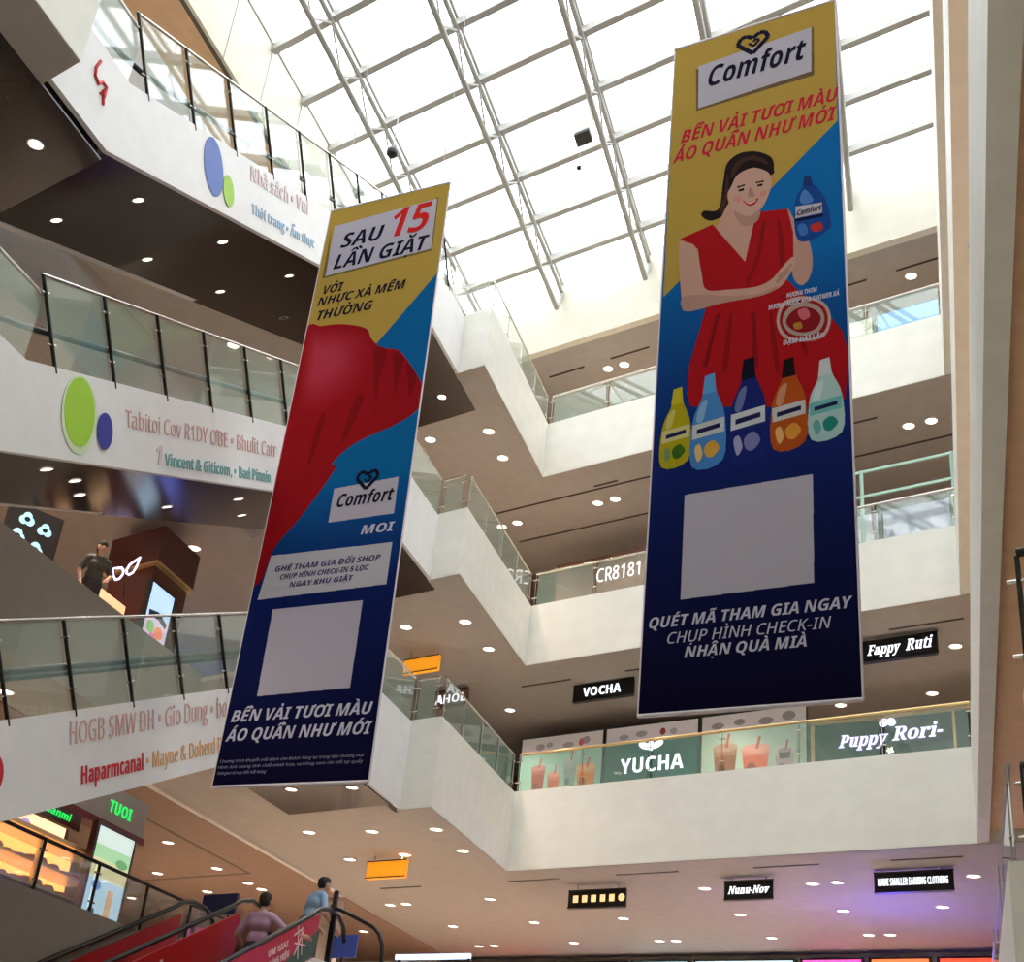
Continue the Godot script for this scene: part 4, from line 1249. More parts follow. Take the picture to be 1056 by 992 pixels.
func make_lights() -> void:
	var dn = Vector3.DOWN
	var sets = [
		[14.78, [[10.13, 19.43], [8.69, 19.73], [8.71, 20.85], [9.72, 23.74], [9.26, 23.73], [7.01, 23.69], [6.55, 23.69], [-0.21, 23.53], [-0.66, 23.54]], "recessed downlight in the soffit of the third gallery", "downlights of the third gallery soffit"],
		[18.42, [[6.91, 23.44], [6.47, 23.47], [2.0, 23.4], [-0.43, 23.36]], "recessed downlight in the soffit over the top back gallery", "downlights of the top soffit"],
		[10.12, [[9.98, 19.23], [8.62, 19.49], [8.56, 20.91], [9.19, 24.38], [4.2, 24.4], [1.51, 26.71], [-0.42, 26.67], [-0.86, 24.31], [-1.26, 24.37]], "recessed downlight in the soffit of the second gallery", "downlights of the second gallery soffit"],
		[5.73, [[11.19, 18.38], [9.82, 18.66], [8.45, 18.87], [8.45, 20.38], [11.22, 20.43], [9.81, 20.36], [12.04, 24.5], [11.57, 24.48], [9.23, 24.37], [11.25, 27.02], [8.88, 26.88], [11.4, 29.55], [10.92, 29.53], [8.5, 29.38], [14.1, 27.15], [6.53, 26.78], [6.16, 29.37], [5.74, 29.41], [4.16, 24.29], [3.77, 26.78], [3.36, 29.32], [1.99, 24.3], [1.52, 24.27], [1.56, 26.73], [1.16, 29.24], [0.7, 29.26], [-0.38, 26.68], [-0.9, 24.27], [14.8, 18.14], [16.73, 20.35], [14.85, 20.3], [14.78, 21.67], [14.74, 22.29], [16.43, 22.22], [19.18, 22.41]], "recessed downlight in the lowest soffit under the first gallery", "downlights of the first gallery soffit"]]
	for s in sets:
		for q in s[1]: downlight(P(q[0], q[1], s[0] - (0.03 if s[0] < 6.0 and q[0] > 12.95 else 0.0)), dn, s[2], s[3])
	for q in [[10.19, 15.83], [9.0, 16.06]]: downlight(P(q[0], q[1], 5.70), dn, "downlight in the dark lining below the red cloth banner", "downlights in the dark lowest landing soffit", 1.0, 0.09, 0.4)
	downlight(P(9.34, 5.81, 10.09), dn, "downlight in the dark lower landing soffit of the top escalator", "", 1.0, 0.08, 0.3)
	downlight(P(9.27, 18.07, 14.75), dn, "downlight in the dark upper landing soffit of the top escalator", "", 1.0, 0.08, 0.3)
	var n1 = Basis(Vector3.UP.cross(CD).normalized(), 0) * Vector3.DOWN
	var slope = (CD + Vector3.UP * 0.4516).normalized()
	n1 = -(slope.cross(AD)).normalized()
	if n1.y > 0: n1 = -n1
	for q in [[9.23, 7.58], [10.38, 7.17], [10.39, 9.05], [9.23, 9.48], [9.25, 11.38], [10.42, 10.95], [10.4, 12.9], [9.25, 13.3]]:
		downlight(P(q[0], q[1], 10.22 + 0.4795 * (q[1] - 6.38) - 0.005), n1, "small downlight in the dark sloping underside of the top escalator", "downlights under the top escalator", 1.0, 0.065, 0.25)
	for q in [[9.08, 7.23], [9.35, 7.95], [9.9, 8.57], [9.21, 11.23], [10.0, 12.38], [10.0, 10.47]]:
		downlight(P(q[0], q[1], 5.75 + 0.4722 * (q[1] - 5.45) - 0.005), n1, "small downlight in the dark sloping underside of the middle escalator", "downlights under the middle escalator", 1.0, 0.065, 0.25)
	for q in [[12.6, 8.5], [12.6, 11.5], [12.8, 14.5], [14.5, 9.5], [14.5, 12.0], [14.5, 16.0]]:
		downlight(P(q[0], q[1], 10.09 if q[1] < 6.4 else 10.12), dn, "downlight in the ceiling of the eyewear shop gallery", "downlights over the eyewear shop")
	for q in [[12.6, 7.5], [12.6, 10.5], [12.8, 13.5], [15.5, 10.5]]:
		downlight(P(q[0], q[1], 5.73 if q[0] < 12.95 else 5.70), dn, "downlight in the ceiling over the bakery", "downlights over the bakery")
	for q in [[13.0, 8.5], [13.0, 11.5], [13.0, 14.5]]:
		downlight(P(q[0], q[1], 14.78), dn, "downlight in the ceiling of the second gallery behind the escalators", "downlights behind the escalators")

func make_back_shops() -> void:
	# three drink posters on the first back gallery
	var img = drinks(Color(0.62, 0.80, 0.72), [[60, 150, 22, 70, Color(0.62, 0.16, 0.10)], [110, 160, 20, 60, Color(0.75, 0.30, 0.15)], [160, 150, 20, 80, Color(0.55, 0.62, 0.58)], [210, 150, 30, 60, Color(0.90, 0.52, 0.12)], [40, 190, 30, 40, Color(0.85, 0.6, 0.2)]])
	img.fill_rect(Rect2i(0, 0, 256, 44), Color(0.80, 0.78, 0.76))
	for q in [[60, 26, 14, 9], [90, 22, 10, 7], [150, 28, 18, 8], [205, 20, 12, 10]]: fillp(img, ellip(q[0], q[1], q[2], q[3]), Color(0.62, 0.58, 0.58))
	fillp(img, ellip(190, 24, 8, 10), Color(0.72, 0.35, 0.38))
	var p1 = poster("poster of red and orange iced drinks on pale green", 9.15, 6.92, 25.4, 7.3, 9.75, img, 0.2)
	img = Image.create(256, 256, false, Image.FORMAT_RGB8)
	img.fill(Color(0.03, 0.33, 0.30))
	img.fill_rect(Rect2i(0, 0, 256, 44), Color(0.80, 0.78, 0.78))
	for q in [[50, 26, 14, 7], [100, 22, 16, 8], [190, 24, 10, 8]]: fillp(img, ellip(q[0], q[1], q[2], q[3]), Color(0.6, 0.58, 0.6))
	fillp(img, ellip(160, 22, 8, 9), Color(0.55, 0.2, 0.22))
	var p2 = poster("dark green poster with white tea-shop name and leaf mark", 6.88, 4.57, 25.4, 7.3, 9.75, img, 0.22)
	var t = back_frame(6.46, 25.385, 8.62)
	letters("YUCHA", t, 0.0, 0.0, uw(1.54), 0.34, M.whiteglow, p2, "lettering")
	var tl = back_frame(5.72, 25.385, 9.14)
	for q in [[-0.16, 0.08, 0.17, 0.075, -0.35], [0.16, 0.08, 0.17, 0.075, 0.35], [0.0, 0.07, 0.075, 0.12, 0.0]]:
		disc(tl, q[0], q[1], q[2], q[3], M.whiteglow, p2, "leaf_mark", q[4])
	img = drinks(Color(0.70, 0.80, 0.72), [[60, 160, 30, 80, Color(0.55, 0.34, 0.20)], [135, 160, 34, 70, Color(0.85, 0.40, 0.28)], [205, 160, 24, 60, Color(0.70, 0.62, 0.62)], [205, 120, 16, 20, Color(0.4, 0.3, 0.3)], [100, 205, 30, 40, Color(0.8, 0.3, 0.25)]])
	img.fill_rect(Rect2i(0, 0, 256, 44), Color(0.78, 0.76, 0.76))
	for q in [[40, 26, 16, 8], [95, 22, 14, 8], [160, 26, 18, 9], [215, 20, 16, 11]]: fillp(img, ellip(q[0], q[1], q[2], q[3]), Color(0.55, 0.52, 0.52))
	poster("poster of milk tea and strawberry drinks on pale green", 4.53, 2.14, 25.4, 7.3, 9.75, img, 0.2)
	# dark shop with a neon name
	var o = thing("neon_shop", P(0.5, 25.4, 7.15), "dark glazed shop front with a glowing blue-white script name", "shop front")
	var st = nst()
	slab(st, 2.08, -3.0, 25.5, 25.6, 7.15, 9.3)
	put(st, "dark_panel", mat(Color(0.10, 0.12, 0.11), 0.25), o)
	for q in [[2.08, 2.0, 7.15, 9.3], [-0.75, -0.80, 7.15, 9.3], [2.08, -3.0, 9.25, 9.32]]:
		st = nst()
		slab(st, q[0], q[1], 25.44, 25.5, q[2], q[3])
		put(st, "frame_bar", M.brass, o)
	letters("Puppy", back_frame(1.50, 25.47, 8.72), 0.0, 0.0, uw(0.95), 0.26, M.neon, o, "neon_name", 0.3, font_s, 0.03)
	letters("Rori-", back_frame(0.42, 25.47, 8.76), 0.0, 0.0, uw(0.95), 0.28, M.neon, o, "neon_name", 0.3, font_s, 0.03)
	var th = back_frame(0.5, 25.47, 9.12)
	for q in [[-0.08, 0.04, 0.10, 0.085, 0.4], [0.08, 0.04, 0.10, 0.085, -0.4]]: disc(th, q[0], q[1], q[2], q[3], M.neon, o, "neon_heart", q[4])
	# signs hanging below the second gallery soffit
	var s = hung_sign("black hanging sign reading VOCHA in white letters", 7.24, 5.76, 23.5, 9.72, 10.1, 10.12, M.black)
	letters("VOCHA", s[1], s[2] * 0.17, 0.1, s[2] * 0.62, 0.2, M.whiteglow, s[0], "lettering")
	s = hung_sign("small hanging sign reading AHOL beside the lowest prow", 10.59, 9.68, 22.55, 9.66, 10.05, 10.12, M.shop)
	letters("AHOL", s[1], s[2] * 0.05, 0.08, s[2] * 0.9, 0.2, M.whiteglow, s[0], "lettering")
	s = hung_sign("black hanging sign with a white script shop name under the second gallery", 0.88, -0.52, 23.3, 9.62, 10.05, 10.12, M.black)
	letters("Fappy", s[1], s[2] * 0.07, 0.13, s[2] * 0.42, 0.2, M.whiteglow, s[0], "lettering", 0.25, font_s)
	letters("Ruti", s[1], s[2] * 0.58, 0.13, s[2] * 0.33, 0.22, M.whiteglow, s[0], "lettering", 0.25, font_s)
	# signs hanging below the lowest soffit
	s = hung_sign("black hanging sign with a row of five cream squares and a disc", 7.0, 5.7, 23.5, 5.26, 5.62, 5.73, M.black)
	var cream = glow(Color(0.95, 0.82, 0.58), 1.0)
	for i in 6:
		st = nst()
		var x: float = s[2] * (0.09 + 0.158 * i)
		if i < 5: extrude(st, PackedVector2Array([Vector2(x, 0.11), Vector2(x + 0.12, 0.11), Vector2(x + 0.12, 0.25), Vector2(x, 0.25)]), s[1], 0.0, 0.006)
		else: extrude(st, ellip(x + 0.07, 0.18, 0.075, 0.075), s[1], 0.0, 0.006)
		put(st, "glowing_mark", cream, s[0])
	s = hung_sign("black hanging sign with short white handwriting under the first gallery", 3.63, 2.67, 23.5, 5.3, 5.66, 5.73, M.black)
	letters("Nunu-Nov", s[1], s[2] * 0.08, 0.11, s[2] * 0.82, 0.14, M.whiteglow, s[0], "lettering", 0.3, font_s)
	s = hung_sign("wide black hanging sign with a long line of white capitals", 0.81, -0.55, 23.5, 5.32, 5.68, 5.73, M.black)
	letters("MADE SMALLER EARRING CLOTHING", s[1], s[2] * 0.05, 0.12, s[2] * 0.88, 0.13, M.whiteglow, s[0], "lettering")
	# yellow lit signs
	var yl = glow(Color(0.95, 0.62, 0.12), 0.7)
	s = hung_sign("yellow lit sign hanging under the first gallery soffit", 10.68, 9.72, 20.3, 5.28, 5.62, 5.73, yl)
	s = hung_sign("yellow lit sign hanging under the second gallery soffit", 10.5, 9.6, 20.4, 9.62, 9.95, 10.12, yl)
	# second gallery: shop name and grey pictures behind the glass
	o = thing("shop_sign", P(6.3, 24.9, 12.9), "white outlined shop name on a dark fascia of the second gallery", "sign")
	st = nst()
	slab(st, 8.4, 4.2, 24.9, 25.0, 12.9, 14.0)
	put(st, "fascia", M.shop, o)
	letters("CR8181", back_frame(7.25, 24.89, 13.3), 0.0, 0.0, uw(1.15), 0.36, M.whiteglow, o, "lettering", 0.0, font_r)
	for q in [[1.9, 0.45, Color(0.70, 0.70, 0.74)], [0.4, -0.9, Color(0.55, 0.53, 0.62)]]:
		img = Image.create(128, 96, false, Image.FORMAT_RGB8)
		img.fill(q[2])
		for i in 14: fillp(img, smooth(PackedVector2Array([Vector2(9 * i, 10 + (i * 37) % 60), Vector2(9 * i + 22, 20 + (i * 53) % 50), Vector2(9 * i + 10, 50 + (i * 29) % 40)]), 4), q[2].lightened(0.25) if i % 2 == 0 else q[2].darkened(0.15))
		var pp = poster("grey picture panel behind the glass of the second gallery" if q[0] > 1 else "grey violet picture panel behind the glass of the second gallery", q[0], q[1], 22.9, 11.4, 12.6, img, 0.22)
	img = Image.create(64, 64, false, Image.FORMAT_RGB8)
	img.fill(Color(0.45, 0.66, 0.86))
	fillp(img, ellip(48, 40, 6, 6), Color(0.2, 0.3, 0.45))
	poster("pale blue picture panel behind the glass of the top gallery", 0.35, -0.95, 22.9, 16.05, 17.3, img, 0.35)
	img.fill(Color(0.78, 0.80, 0.70))
	poster("pale green picture panel behind the glass of the top gallery", 1.3, 0.4, 22.9, 16.05, 17.3, img, 0.2)
	# coloured shop fronts at the far end of the lowest storey
	var cols = [Color(0.55, 0.12, 0.12), Color(0.75, 0.10, 0.10), Color(0.42, 0.36, 0.55), Color(0.62, 0.82, 0.90), Color(0.70, 0.80, 0.85), Color(0.92, 0.35, 0.68), Color(0.85, 0.45, 0.25), Color(0.80, 0.30, 0.18)]
	var names = ["dim red", "bright red", "violet", "pale blue", "pale grey", "pink", "orange", "rust red"]
	var uu = [13.4, 11.3, 9.4, 7.3, 5.6, 2.9, 1.3, -0.2, -2.0]
	for i in 8:
		var so = thing("shop_lightbox", P(uu[i], 30.9, 2.6), "%s lit shop front at the far end of the lowest storey" % names[i], "shop front")
		st = nst()
		slab(st, uu[i] - 0.05, uu[i + 1] + 0.05, 30.9, 31.2, 2.6, 5.55)
		put(st, "frame", M.post, so)
		st = nst()
		slab(st, uu[i] - 0.12, uu[i + 1] + 0.12, 30.84, 30.9, 4.3, 5.5)
		put(st, "light_panel", glow(cols[i], 1.3), so)

func make_left_shops() -> void:
	# ---- eyewear shop on the first left gallery
	var o = thing("display_board", P(12.6, 9.52, 7.15), "dark board with four glowing white ornaments beside the eyewear shop", "display board")
	var az = deg_to_rad(-40.8)
	var e = Vector3(cos(az), 0, sin(az))
	var nn = e.cross(Vector3.UP)
	var t = Transform3D(Basis(e, Vector3.UP, nn), P(12.6, 9.52, 7.57))
	var st = nst()
	extrude(st, PackedVector2Array([Vector2(0, 0), Vector2(0.85, 0), Vector2(0.85, 0.76), Vector2(0, 0.76)]), t, -0.05, 0.0)
	put(st, "board", mat(Color(0.20, 0.16, 0.14), 0.5), o)
	for x in [0.06, 0.79]:
		st = nst()
		beam(st, t * Vector3(x, -0.42, -0.03), t * Vector3(x, 0.0, -0.03), 0.05, 0.05)
		put(st, "leg", M.post, o)
	for q in [[0.30, 0.57, 0.11], [0.60, 0.50, 0.10], [0.22, 0.27, 0.12], [0.53, 0.16, 0.12]]:
		st = nst()
		for k in 3:
			extrude(st, ellip(q[0] + [0.0, -0.05, 0.05][k], q[1] + [0.03, -0.04, -0.04][k], q[2] * 0.62, q[2] * 0.62, 14), t, 0.002 * k, 0.012 + 0.002 * k)
		var orn = put(st, "ornament", glow(Color(0.72, 0.90, 0.95), 0.9), o)
		st = nst()
		extrude(st, ellip(q[0], q[1] - 0.02, q[2] * 0.42, q[2] * 0.36, 12), t, 0.016, 0.022)
		put(st, "dark_centre", M.black, orn)
	o = thing("shop_kiosk", P(12.9, 13.7, 7.15), "dark red-brown kiosk with a projecting top box beside the eyewear sign", "kiosk")
	st = nst()
	slab(st, 12.45, 13.8, 13.12, 14.35, 9.1, 9.78)
	put(st, "top_box", M.wood, o)
	st = nst()
	slab(st, 12.55, 13.7, 13.2, 14.3, 7.15, 9.1)
	put(st, "body", M.wood, o)
	st = nst()
	slab(st, 12.42, 13.8, 13.1, 14.36, 9.06, 9.1)
	put(st, "ledge", M.brass, o)
	var img = Image.create(128, 164, false, Image.FORMAT_RGB8)
	img.fill(Color(0.68, 0.80, 0.92))
	fillp(img, PackedVector2Array([Vector2(0, 100), Vector2(128, 84), Vector2(128, 164), Vector2(0, 164)]), Color(0.80, 0.72, 0.82))
	fillp(img, PackedVector2Array([Vector2(10, 80), Vector2(64, 70), Vector2(118, 88), Vector2(114, 104), Vector2(70, 92), Vector2(66, 92), Vector2(14, 96)]), Color(0.10, 0.10, 0.18))
	fillp(img, ellip(36, 124, 22, 18), Color(0.45, 0.70, 0.35))
	fillp(img, ellip(84, 128, 24, 18), Color(0.88, 0.50, 0.32))
	fillp(img, ellip(60, 148, 22, 12), Color(0.82, 0.45, 0.60))
	o = thing("advertising_lightbox", P(12.5, 13.4, 7.15), "tilted-looking lightbox with blue sky and a dark spectacle frame picture", "lightbox")
	st = nst()
	slab(st, 12.40, 12.52, 13.05, 13.85, 7.15, 8.72)
	put(st, "case", M.post, o)
	st = nst()
	sheet(st, P(12.395, 13.1, 8.68), P(12.395, 13.8, 8.68), P(12.395, 13.8, 7.7), P(12.395, 13.1, 7.7))
	put(st, "picture", lightbox(img, 1.1), o)
	o = thing("neon_sign", P(12.5, 12.55, 8.2), "white neon sign shaped like a pair of sunglasses", "neon sign")
	t = back_frame(12.62, 12.5, 8.62)
	t = t.rotated_local(Vector3(0, 0, 1), 0.12)
	for s in [-1.0, 1.0]:
		st = nst()
		var pts = []
		for q in [[0.04, 0.02], [0.10, 0.10], [0.22, 0.13], [0.34, 0.16], [0.30, 0.02], [0.22, -0.09], [0.12, -0.10], [0.05, -0.05], [0.04, 0.02]]:
			pts.append(t * Vector3(q[0] * s, q[1], 0))
		tube(st, pts, 0.02, 6)
		put(st, "lens_outline", M.neon, o)
	st = nst()
	tube(st, [t * Vector3(0, -0.02, -0.02), t * Vector3(0, -0.5, -0.06)], 0.012, 6)
	put(st, "stand", M.post, o)
	o = thing("display_counter", P(12.9, 12.2, 7.15), "low eyewear counter with glowing glass top", "counter")
	st = nst()
	slab(st, 12.7, 13.4, 11.9, 12.9, 7.15, 7.95)
	put(st, "body", M.wood, o)
	st = nst()
	slab(st, 12.72, 13.38, 11.95, 12.85, 7.95, 8.15)
	put(st, "lit_case", glow(Color(0.95, 0.80, 0.60), 0.9), o)
	o = thing("wall_shelf", P(16.2, 11, 8.3), "dark shelf line on the orange shop wall", "shelf")
	st = nst()
	slab(st, 16.0, 16.4, 9.0, 13.2, 8.6, 8.66)
	put(st, "board", M.wood, o)
	for v in [9.4, 11.0, 12.8]:
		st = nst()
		slab(st, 16.2, 16.4, v, v + 0.04, 8.4, 8.6)
		put(st, "bracket", M.wood, o)
	# blue-violet LED wall deeper in the same gallery, mirrored in the glossy underside of the middle escalator
	img = Image.create(128, 64, false, Image.FORMAT_RGB8)
	img.fill(Color(0.24, 0.26, 0.62))
	for i in 6: img.fill_rect(Rect2i(4 + i * 14, 4, 10, 26), Color(0.52, 0.52, 0.90))
	for i in 6: img.fill_rect(Rect2i(4 + i * 14, 36, 10, 22), Color(0.36, 0.40, 0.80))
	img.fill_rect(Rect2i(90, 6, 34, 52), Color(0.46, 0.50, 0.85))
	o = thing("led_wall", P(16.3, 18.9, 7.15), "blue violet LED wall beyond the eyewear shop", "screen")
	st = nst()
	slab(st, 16.28, 16.4, 17.3, 20.6, 7.15, 10.1)
	put(st, "cabinet", M.post, o)
	st = nst()
	sheet(st, P(16.27, 17.35, 10.05), P(16.27, 20.55, 10.05), P(16.27, 20.55, 8.4), P(16.27, 17.35, 8.4))
	put(st, "picture", lightbox(img, 1.6), o)
	person(P(12.62, 11.75, 7.15), 0.6, "person in dark clothes standing at the eyewear shop", Color(0.06, 0.055, 0.05), Color(0.03, 0.03, 0.035), Color(0.015, 0.012, 0.01), [[Vector3(0.27, 1.12, 0.05), Vector3(0.16, 0.98, 0.24)], [Vector3(-0.26, 1.10, 0.0), Vector3(-0.24, 0.88, 0.12)]], 0.12, 0.95, false)
	# ---- bakery on the lowest left gallery
	o = thing("bakery_showcase", P(11.4, 10, 2.6), "long glowing bakery showcase with bread behind glass", "showcase")
	st = nst()
	slab(st, 11.1, 11.8, 8.0, 12.0, 2.6, 2.95)
	put(st, "plinth", M.wood, o)
	st = nst()
	slab(st, 11.7, 11.8, 8.0, 12.0, 2.95, 3.6)
	put(st, "lit_back", glow(Color(1.0, 0.72, 0.34), 3.0), o)
	for hh in [3.0, 3.28]:
		st = nst()
		slab(st, 11.15, 11.7, 8.0, 12.0, hh - 0.03, hh)
		put(st, "shelf", M.brass, o)
	st = nst()
	slab(st, 11.1, 11.12, 8.0, 12.0, 2.95, 3.6)
	put(st, "front_glass", M.glass, o)
	st = nst()
	slab(st, 11.08, 11.8, 8.0, 12.0, 3.6, 3.66)
	put(st, "top", M.brass, o)
	for v in [8.02, 9.3, 10.65, 11.96]:
		st = nst()
		slab(st, 11.08, 11.14, v, v + 0.04, 2.95, 3.6)
		put(st, "corner_post", M.brass, o)
	var crust = mat(Color(0.72, 0.40, 0.14), 0.6)
	var ls = nst()
	lathe(ls, Vector3.ZERO, [[0.0, 0.0], [0.085, 0.01], [0.10, 0.05], [0.07, 0.095], [0.0, 0.11]], 12)
	var loaf = ls.commit()
	for hh in [3.0, 3.28]:
		for i in 15:
			var mi = MeshInstance3D.new()
			mi.mesh = loaf
			mi.material_override = crust
			mi.name = numbered("bread_loaf")
			mi.scale = Vector3(1.0 + 0.2 * sin(i * 2.1), 1.0 + 0.3 * sin(i * 1.3), 1.0)
			add_child(mi)
			mi.position = P(11.38, 8.3 + i * 0.25, hh)
			tag(mi, "round brown loaf on the %s shelf of the bakery showcase" % ("lower" if hh < 3.1 else "upper"), "bread", "loaves on the %s showcase shelf" % ("lower" if hh < 3.1 else "upper"))
	img = Image.create(128, 192, false, Image.FORMAT_RGB8)
	img.fill(Color(0.80, 0.88, 0.86))
	img.fill_rect(Rect2i(0, 34, 128, 34), Color(0.62, 0.80, 0.62))
	img.fill_rect(Rect2i(0, 60, 128, 34), Color(0.82, 0.82, 0.62))
	img.fill_rect(Rect2i(0, 98, 128, 94), Color(0.70, 0.84, 0.92))
	fillp(img, ellip(30, 110, 16, 10), Color(0.35, 0.55, 0.80))
	img.fill_rect(Rect2i(74, 112, 20, 60), Color(0.82, 0.66, 0.50))
	fillp(img, ellip(30, 160, 12, 8), Color(0.2, 0.3, 0.4))
	img.fill_rect(Rect2i(0, 176, 128, 16), Color(0.25, 0.35, 0.60))
	fillp(img, ellip(100, 56, 22, 9), Color(0.40, 0.62, 0.40))
	o = thing("advertising_lightbox", P(11.0, 12.1, 2.6), "tall lit panel with a green landscape and pale blue drink picture by the bakery", "lightbox")
	st = nst()
	slab(st, 10.95, 11.07, 11.62, 12.62, 2.6, 4.06)
	put(st, "case", M.wood, o)
	st = nst()
	sheet(st, P(10.945, 11.68, 4.0), P(10.945, 12.56, 4.0), P(10.945, 12.56, 2.66), P(10.945, 11.68, 2.66))
	put(st, "picture", lightbox(img, 0.9), o)
	o = thing("bakery_fascia", P(11.6, 10.5, 4.1), "dark red fascia with green glowing lettering above the bakery", "fascia")
	st = nst()
	slab(st, 11.3, 11.6, 9.2, 13.2, 4.12, 4.22)
	put(st, "red_lip", mat(Color(0.42, 0.10, 0.07), 0.5), o)
	st = nst()
	slab(st, 11.35, 11.6, 9.2, 13.2, 4.22, 4.75)
	put(st, "header", M.ceil, o)
	var zf = -Vector3(CD.z, 0, -CD.x)
	st = nst()
	slab(st, 11.3, 11.4, 10.4, 11.6, 3.9, 4.12)
	put(st, "name_board", M.wood, o)
	t = Transform3D(Basis(CD, Vector3.UP, zf), P(11.29, 10.78, 3.97))
	letters("banmi", t, 0.0, 0.0, 0.58, 0.10, M.green, o, "lettering", 0.2)
	t = Transform3D(Basis(CD, Vector3.UP, zf), P(11.34, 12.2, 4.38))
	letters("TUOI", t, 0.0, 0.0, 0.62, 0.17, M.green, o, "lettering")
	img = Image.create(64, 32, false, Image.FORMAT_RGB8)
	img.fill(Color(0.95, 0.82, 0.66))
	fillp(img, ellip(16, 20, 9, 8), Color(0.55, 0.50, 0.78))
	for x in [40, 46, 52]: img.fill_rect(Rect2i(x, 18, 3, 12), Color(0.25, 0.15, 0.12))
	o = thing("menu_lightbox", P(13.0, 12.4, 3.6), "warm white menu lightbox behind the bakery showcase", "lightbox")
	st = nst()
	slab(st, 12.9, 13.0, 11.5, 13.0, 2.6, 4.6)
	put(st, "case", M.wood, o)
	st = nst()
	sheet(st, P(12.89, 11.6, 4.55), P(12.89, 12.9, 4.55), P(12.89, 12.9, 3.9), P(12.89, 11.6, 3.9))
	put(st, "picture", lightbox(img, 1.2), o)

# ---------------------------------------------------------------- the two escalators rising from the lowest floor
func make_low_escalators() -> void:
	var sl = 0.46
	var tf = Transform3D(Basis(P(0, 1, 0) - P(0, 0, 0), Vector3.UP, P(1, 0, 0) - P(0, 0, 0)), P(0, 0, 0))
	var v0 = 6.3
	var green = mat(Color(0.08, 0.30, 0.14), 0.45)
	var pale = mat(Color(0.90, 0.78, 0.76), 0.5)
	for k in 2:
		var ua: float = [8.35, 9.3][k]
		var ub: float = [9.3, 10.08][k]
		var o = thing("escalator", P((ua + ub) / 2, v0, -EYE), ["escalator with red and green side panel carrying two riders", "escalator with a dark red side panel behind the riders"][k], "escalator", "")
		for s in [[8.35, 14.46, 3.33]] if k == 0 else [[9.3, 13.57, 3.2], [10.03, 13.0, 3.08]]:
			var uu: float = s[0]
			var vt: float = s[1]
			var top: float = s[2]
			var ln = func(v: float) -> float: return top - sl * (vt - v)
			var st = nst()
			extrude(st, PackedVector2Array([Vector2(v0, ln.call(v0) - 0.62), Vector2(vt, top - 0.62), Vector2(vt + 0.02, top - 0.58), Vector2(vt + 0.02, top - 0.04), Vector2(vt, top - 0.04), Vector2(v0, ln.call(v0) - 0.04)]), tf, uu, uu + 0.04)
			put(st, "side_panel", M.red, o)
			st = nst()
			extrude(st, PackedVector2Array([Vector2(v0, ln.call(v0) - 1.0), Vector2(vt + 0.9, top - 0.75), Vector2(vt + 0.9, top - 0.6), Vector2(vt + 0.05, top - 0.63), Vector2(v0, ln.call(v0) - 0.63)]), tf, uu, uu + 0.06)
			put(st, "skirt", M.ring, o)
			if k == 0:
				st = nst()
				extrude(st, PackedVector2Array([Vector2(vt - 1.35, ln.call(vt - 1.35) - 0.62), Vector2(vt + 0.02, top - 0.60), Vector2(vt + 0.02, top - 0.26), Vector2(vt - 0.4, top - 0.52)]), tf, uu - 0.004, uu)
				put(st, "green_wave", green, o)
			st = nst()
			var pts = []
			for i in 13:
				var v = lerpf(v0, vt - 0.2, i / 12.0)
				pts.append(P(uu + 0.02, v, ln.call(v) + (0.0 if k == 0 else 0.1)))
			for q in [[0.0, 0.07], [0.3, 0.14], [0.65, 0.12], [0.9, 0.0], [1.0, -0.2]]: pts.append(P(uu + 0.02, vt + q[0], top + q[1] + (-0.04 if k == 0 else 0.05)))
			tube(st, pts, 0.035, 8)
			put(st, "handrail", M.rubber, o)
			var z = -Vector3(CD.z, 0, -CD.x)
			var x = (CD + Vector3.UP * sl / 1.0639).normalized()
			var t = Transform3D(Basis(x, z.cross(x), z), P(uu - 0.006, vt - 1.25, ln.call(vt - 1.25) - 0.30))
			if k == 1:
				if uu < 9.5: letters("EM", Transform3D(t.basis, P(uu - 0.006, vt - 2.0, ln.call(vt - 2.0) - 0.42)), 0.0, 0.0, 0.36, 0.22, pale, o, "lettering", 0.1)
				else: letters("UM GIAI", t, -0.1, -0.02, 0.6, 0.08, mat(Color(0.66, 0.22, 0.2), 0.5), o, "lettering", 0.15)
				continue
			letters("UM GIAI", t, -0.1, 0.04, 0.6, 0.08, pale, o, "lettering", 0.15)
			letters("HÀNG HIỆU", t, -0.1, -0.10, 0.62, 0.08, pale, o, "lettering", 0.15)
			st = nst()
			for q in [[0.68, -0.12, 1.0, 0.12], [0.8, -0.2, 0.84, 0.24], [0.7, 0.04, 1.05, -0.08], [0.92, -0.18, 0.96, 0.2], [0.7, 0.14, 0.98, 0.17]]:
				beam(st, t * Vector3(q[0], q[1], 0), t * Vector3(q[2], q[3], 0), 0.022, 0.006, z)
			put(st, "brush_emblem", pale, o)
		var st = nst()
		extrude(st, PackedVector2Array([Vector2(v0, -1.8), Vector2(14.9, 2.0), Vector2(14.9, 1.4), Vector2(v0 + 1.0, -EYE), Vector2(v0, -EYE)]), tf, ua + 0.07, ub - 0.05)
		put(st, "truss_casing", M.steel, o)
		for i in 25:
			var v = 15.3 - i * 0.36
			st = nst()
			slab(st, ua + 0.08, ub - 0.08, v - 0.38, v, 2.5 - i * 0.1656 - 0.2, 2.5 - i * 0.1656)
			put(st, "step", M.post, o)
	person(P(8.85, 13.5, 1.68), atan2(CD.x, CD.z), "person in a pink shirt riding the escalator with a hand on the rail", Color(0.50, 0.30, 0.42), Color(0.03, 0.03, 0.045), Color(0.02, 0.012, 0.01), [[Vector3(0.30, 1.12, -0.02), Vector3(0.24, 0.95, 0.16)], [Vector3(-0.38, 1.20, 0.08), Vector3(-0.50, 1.20, 0.36)]], 0.08, 1.02)
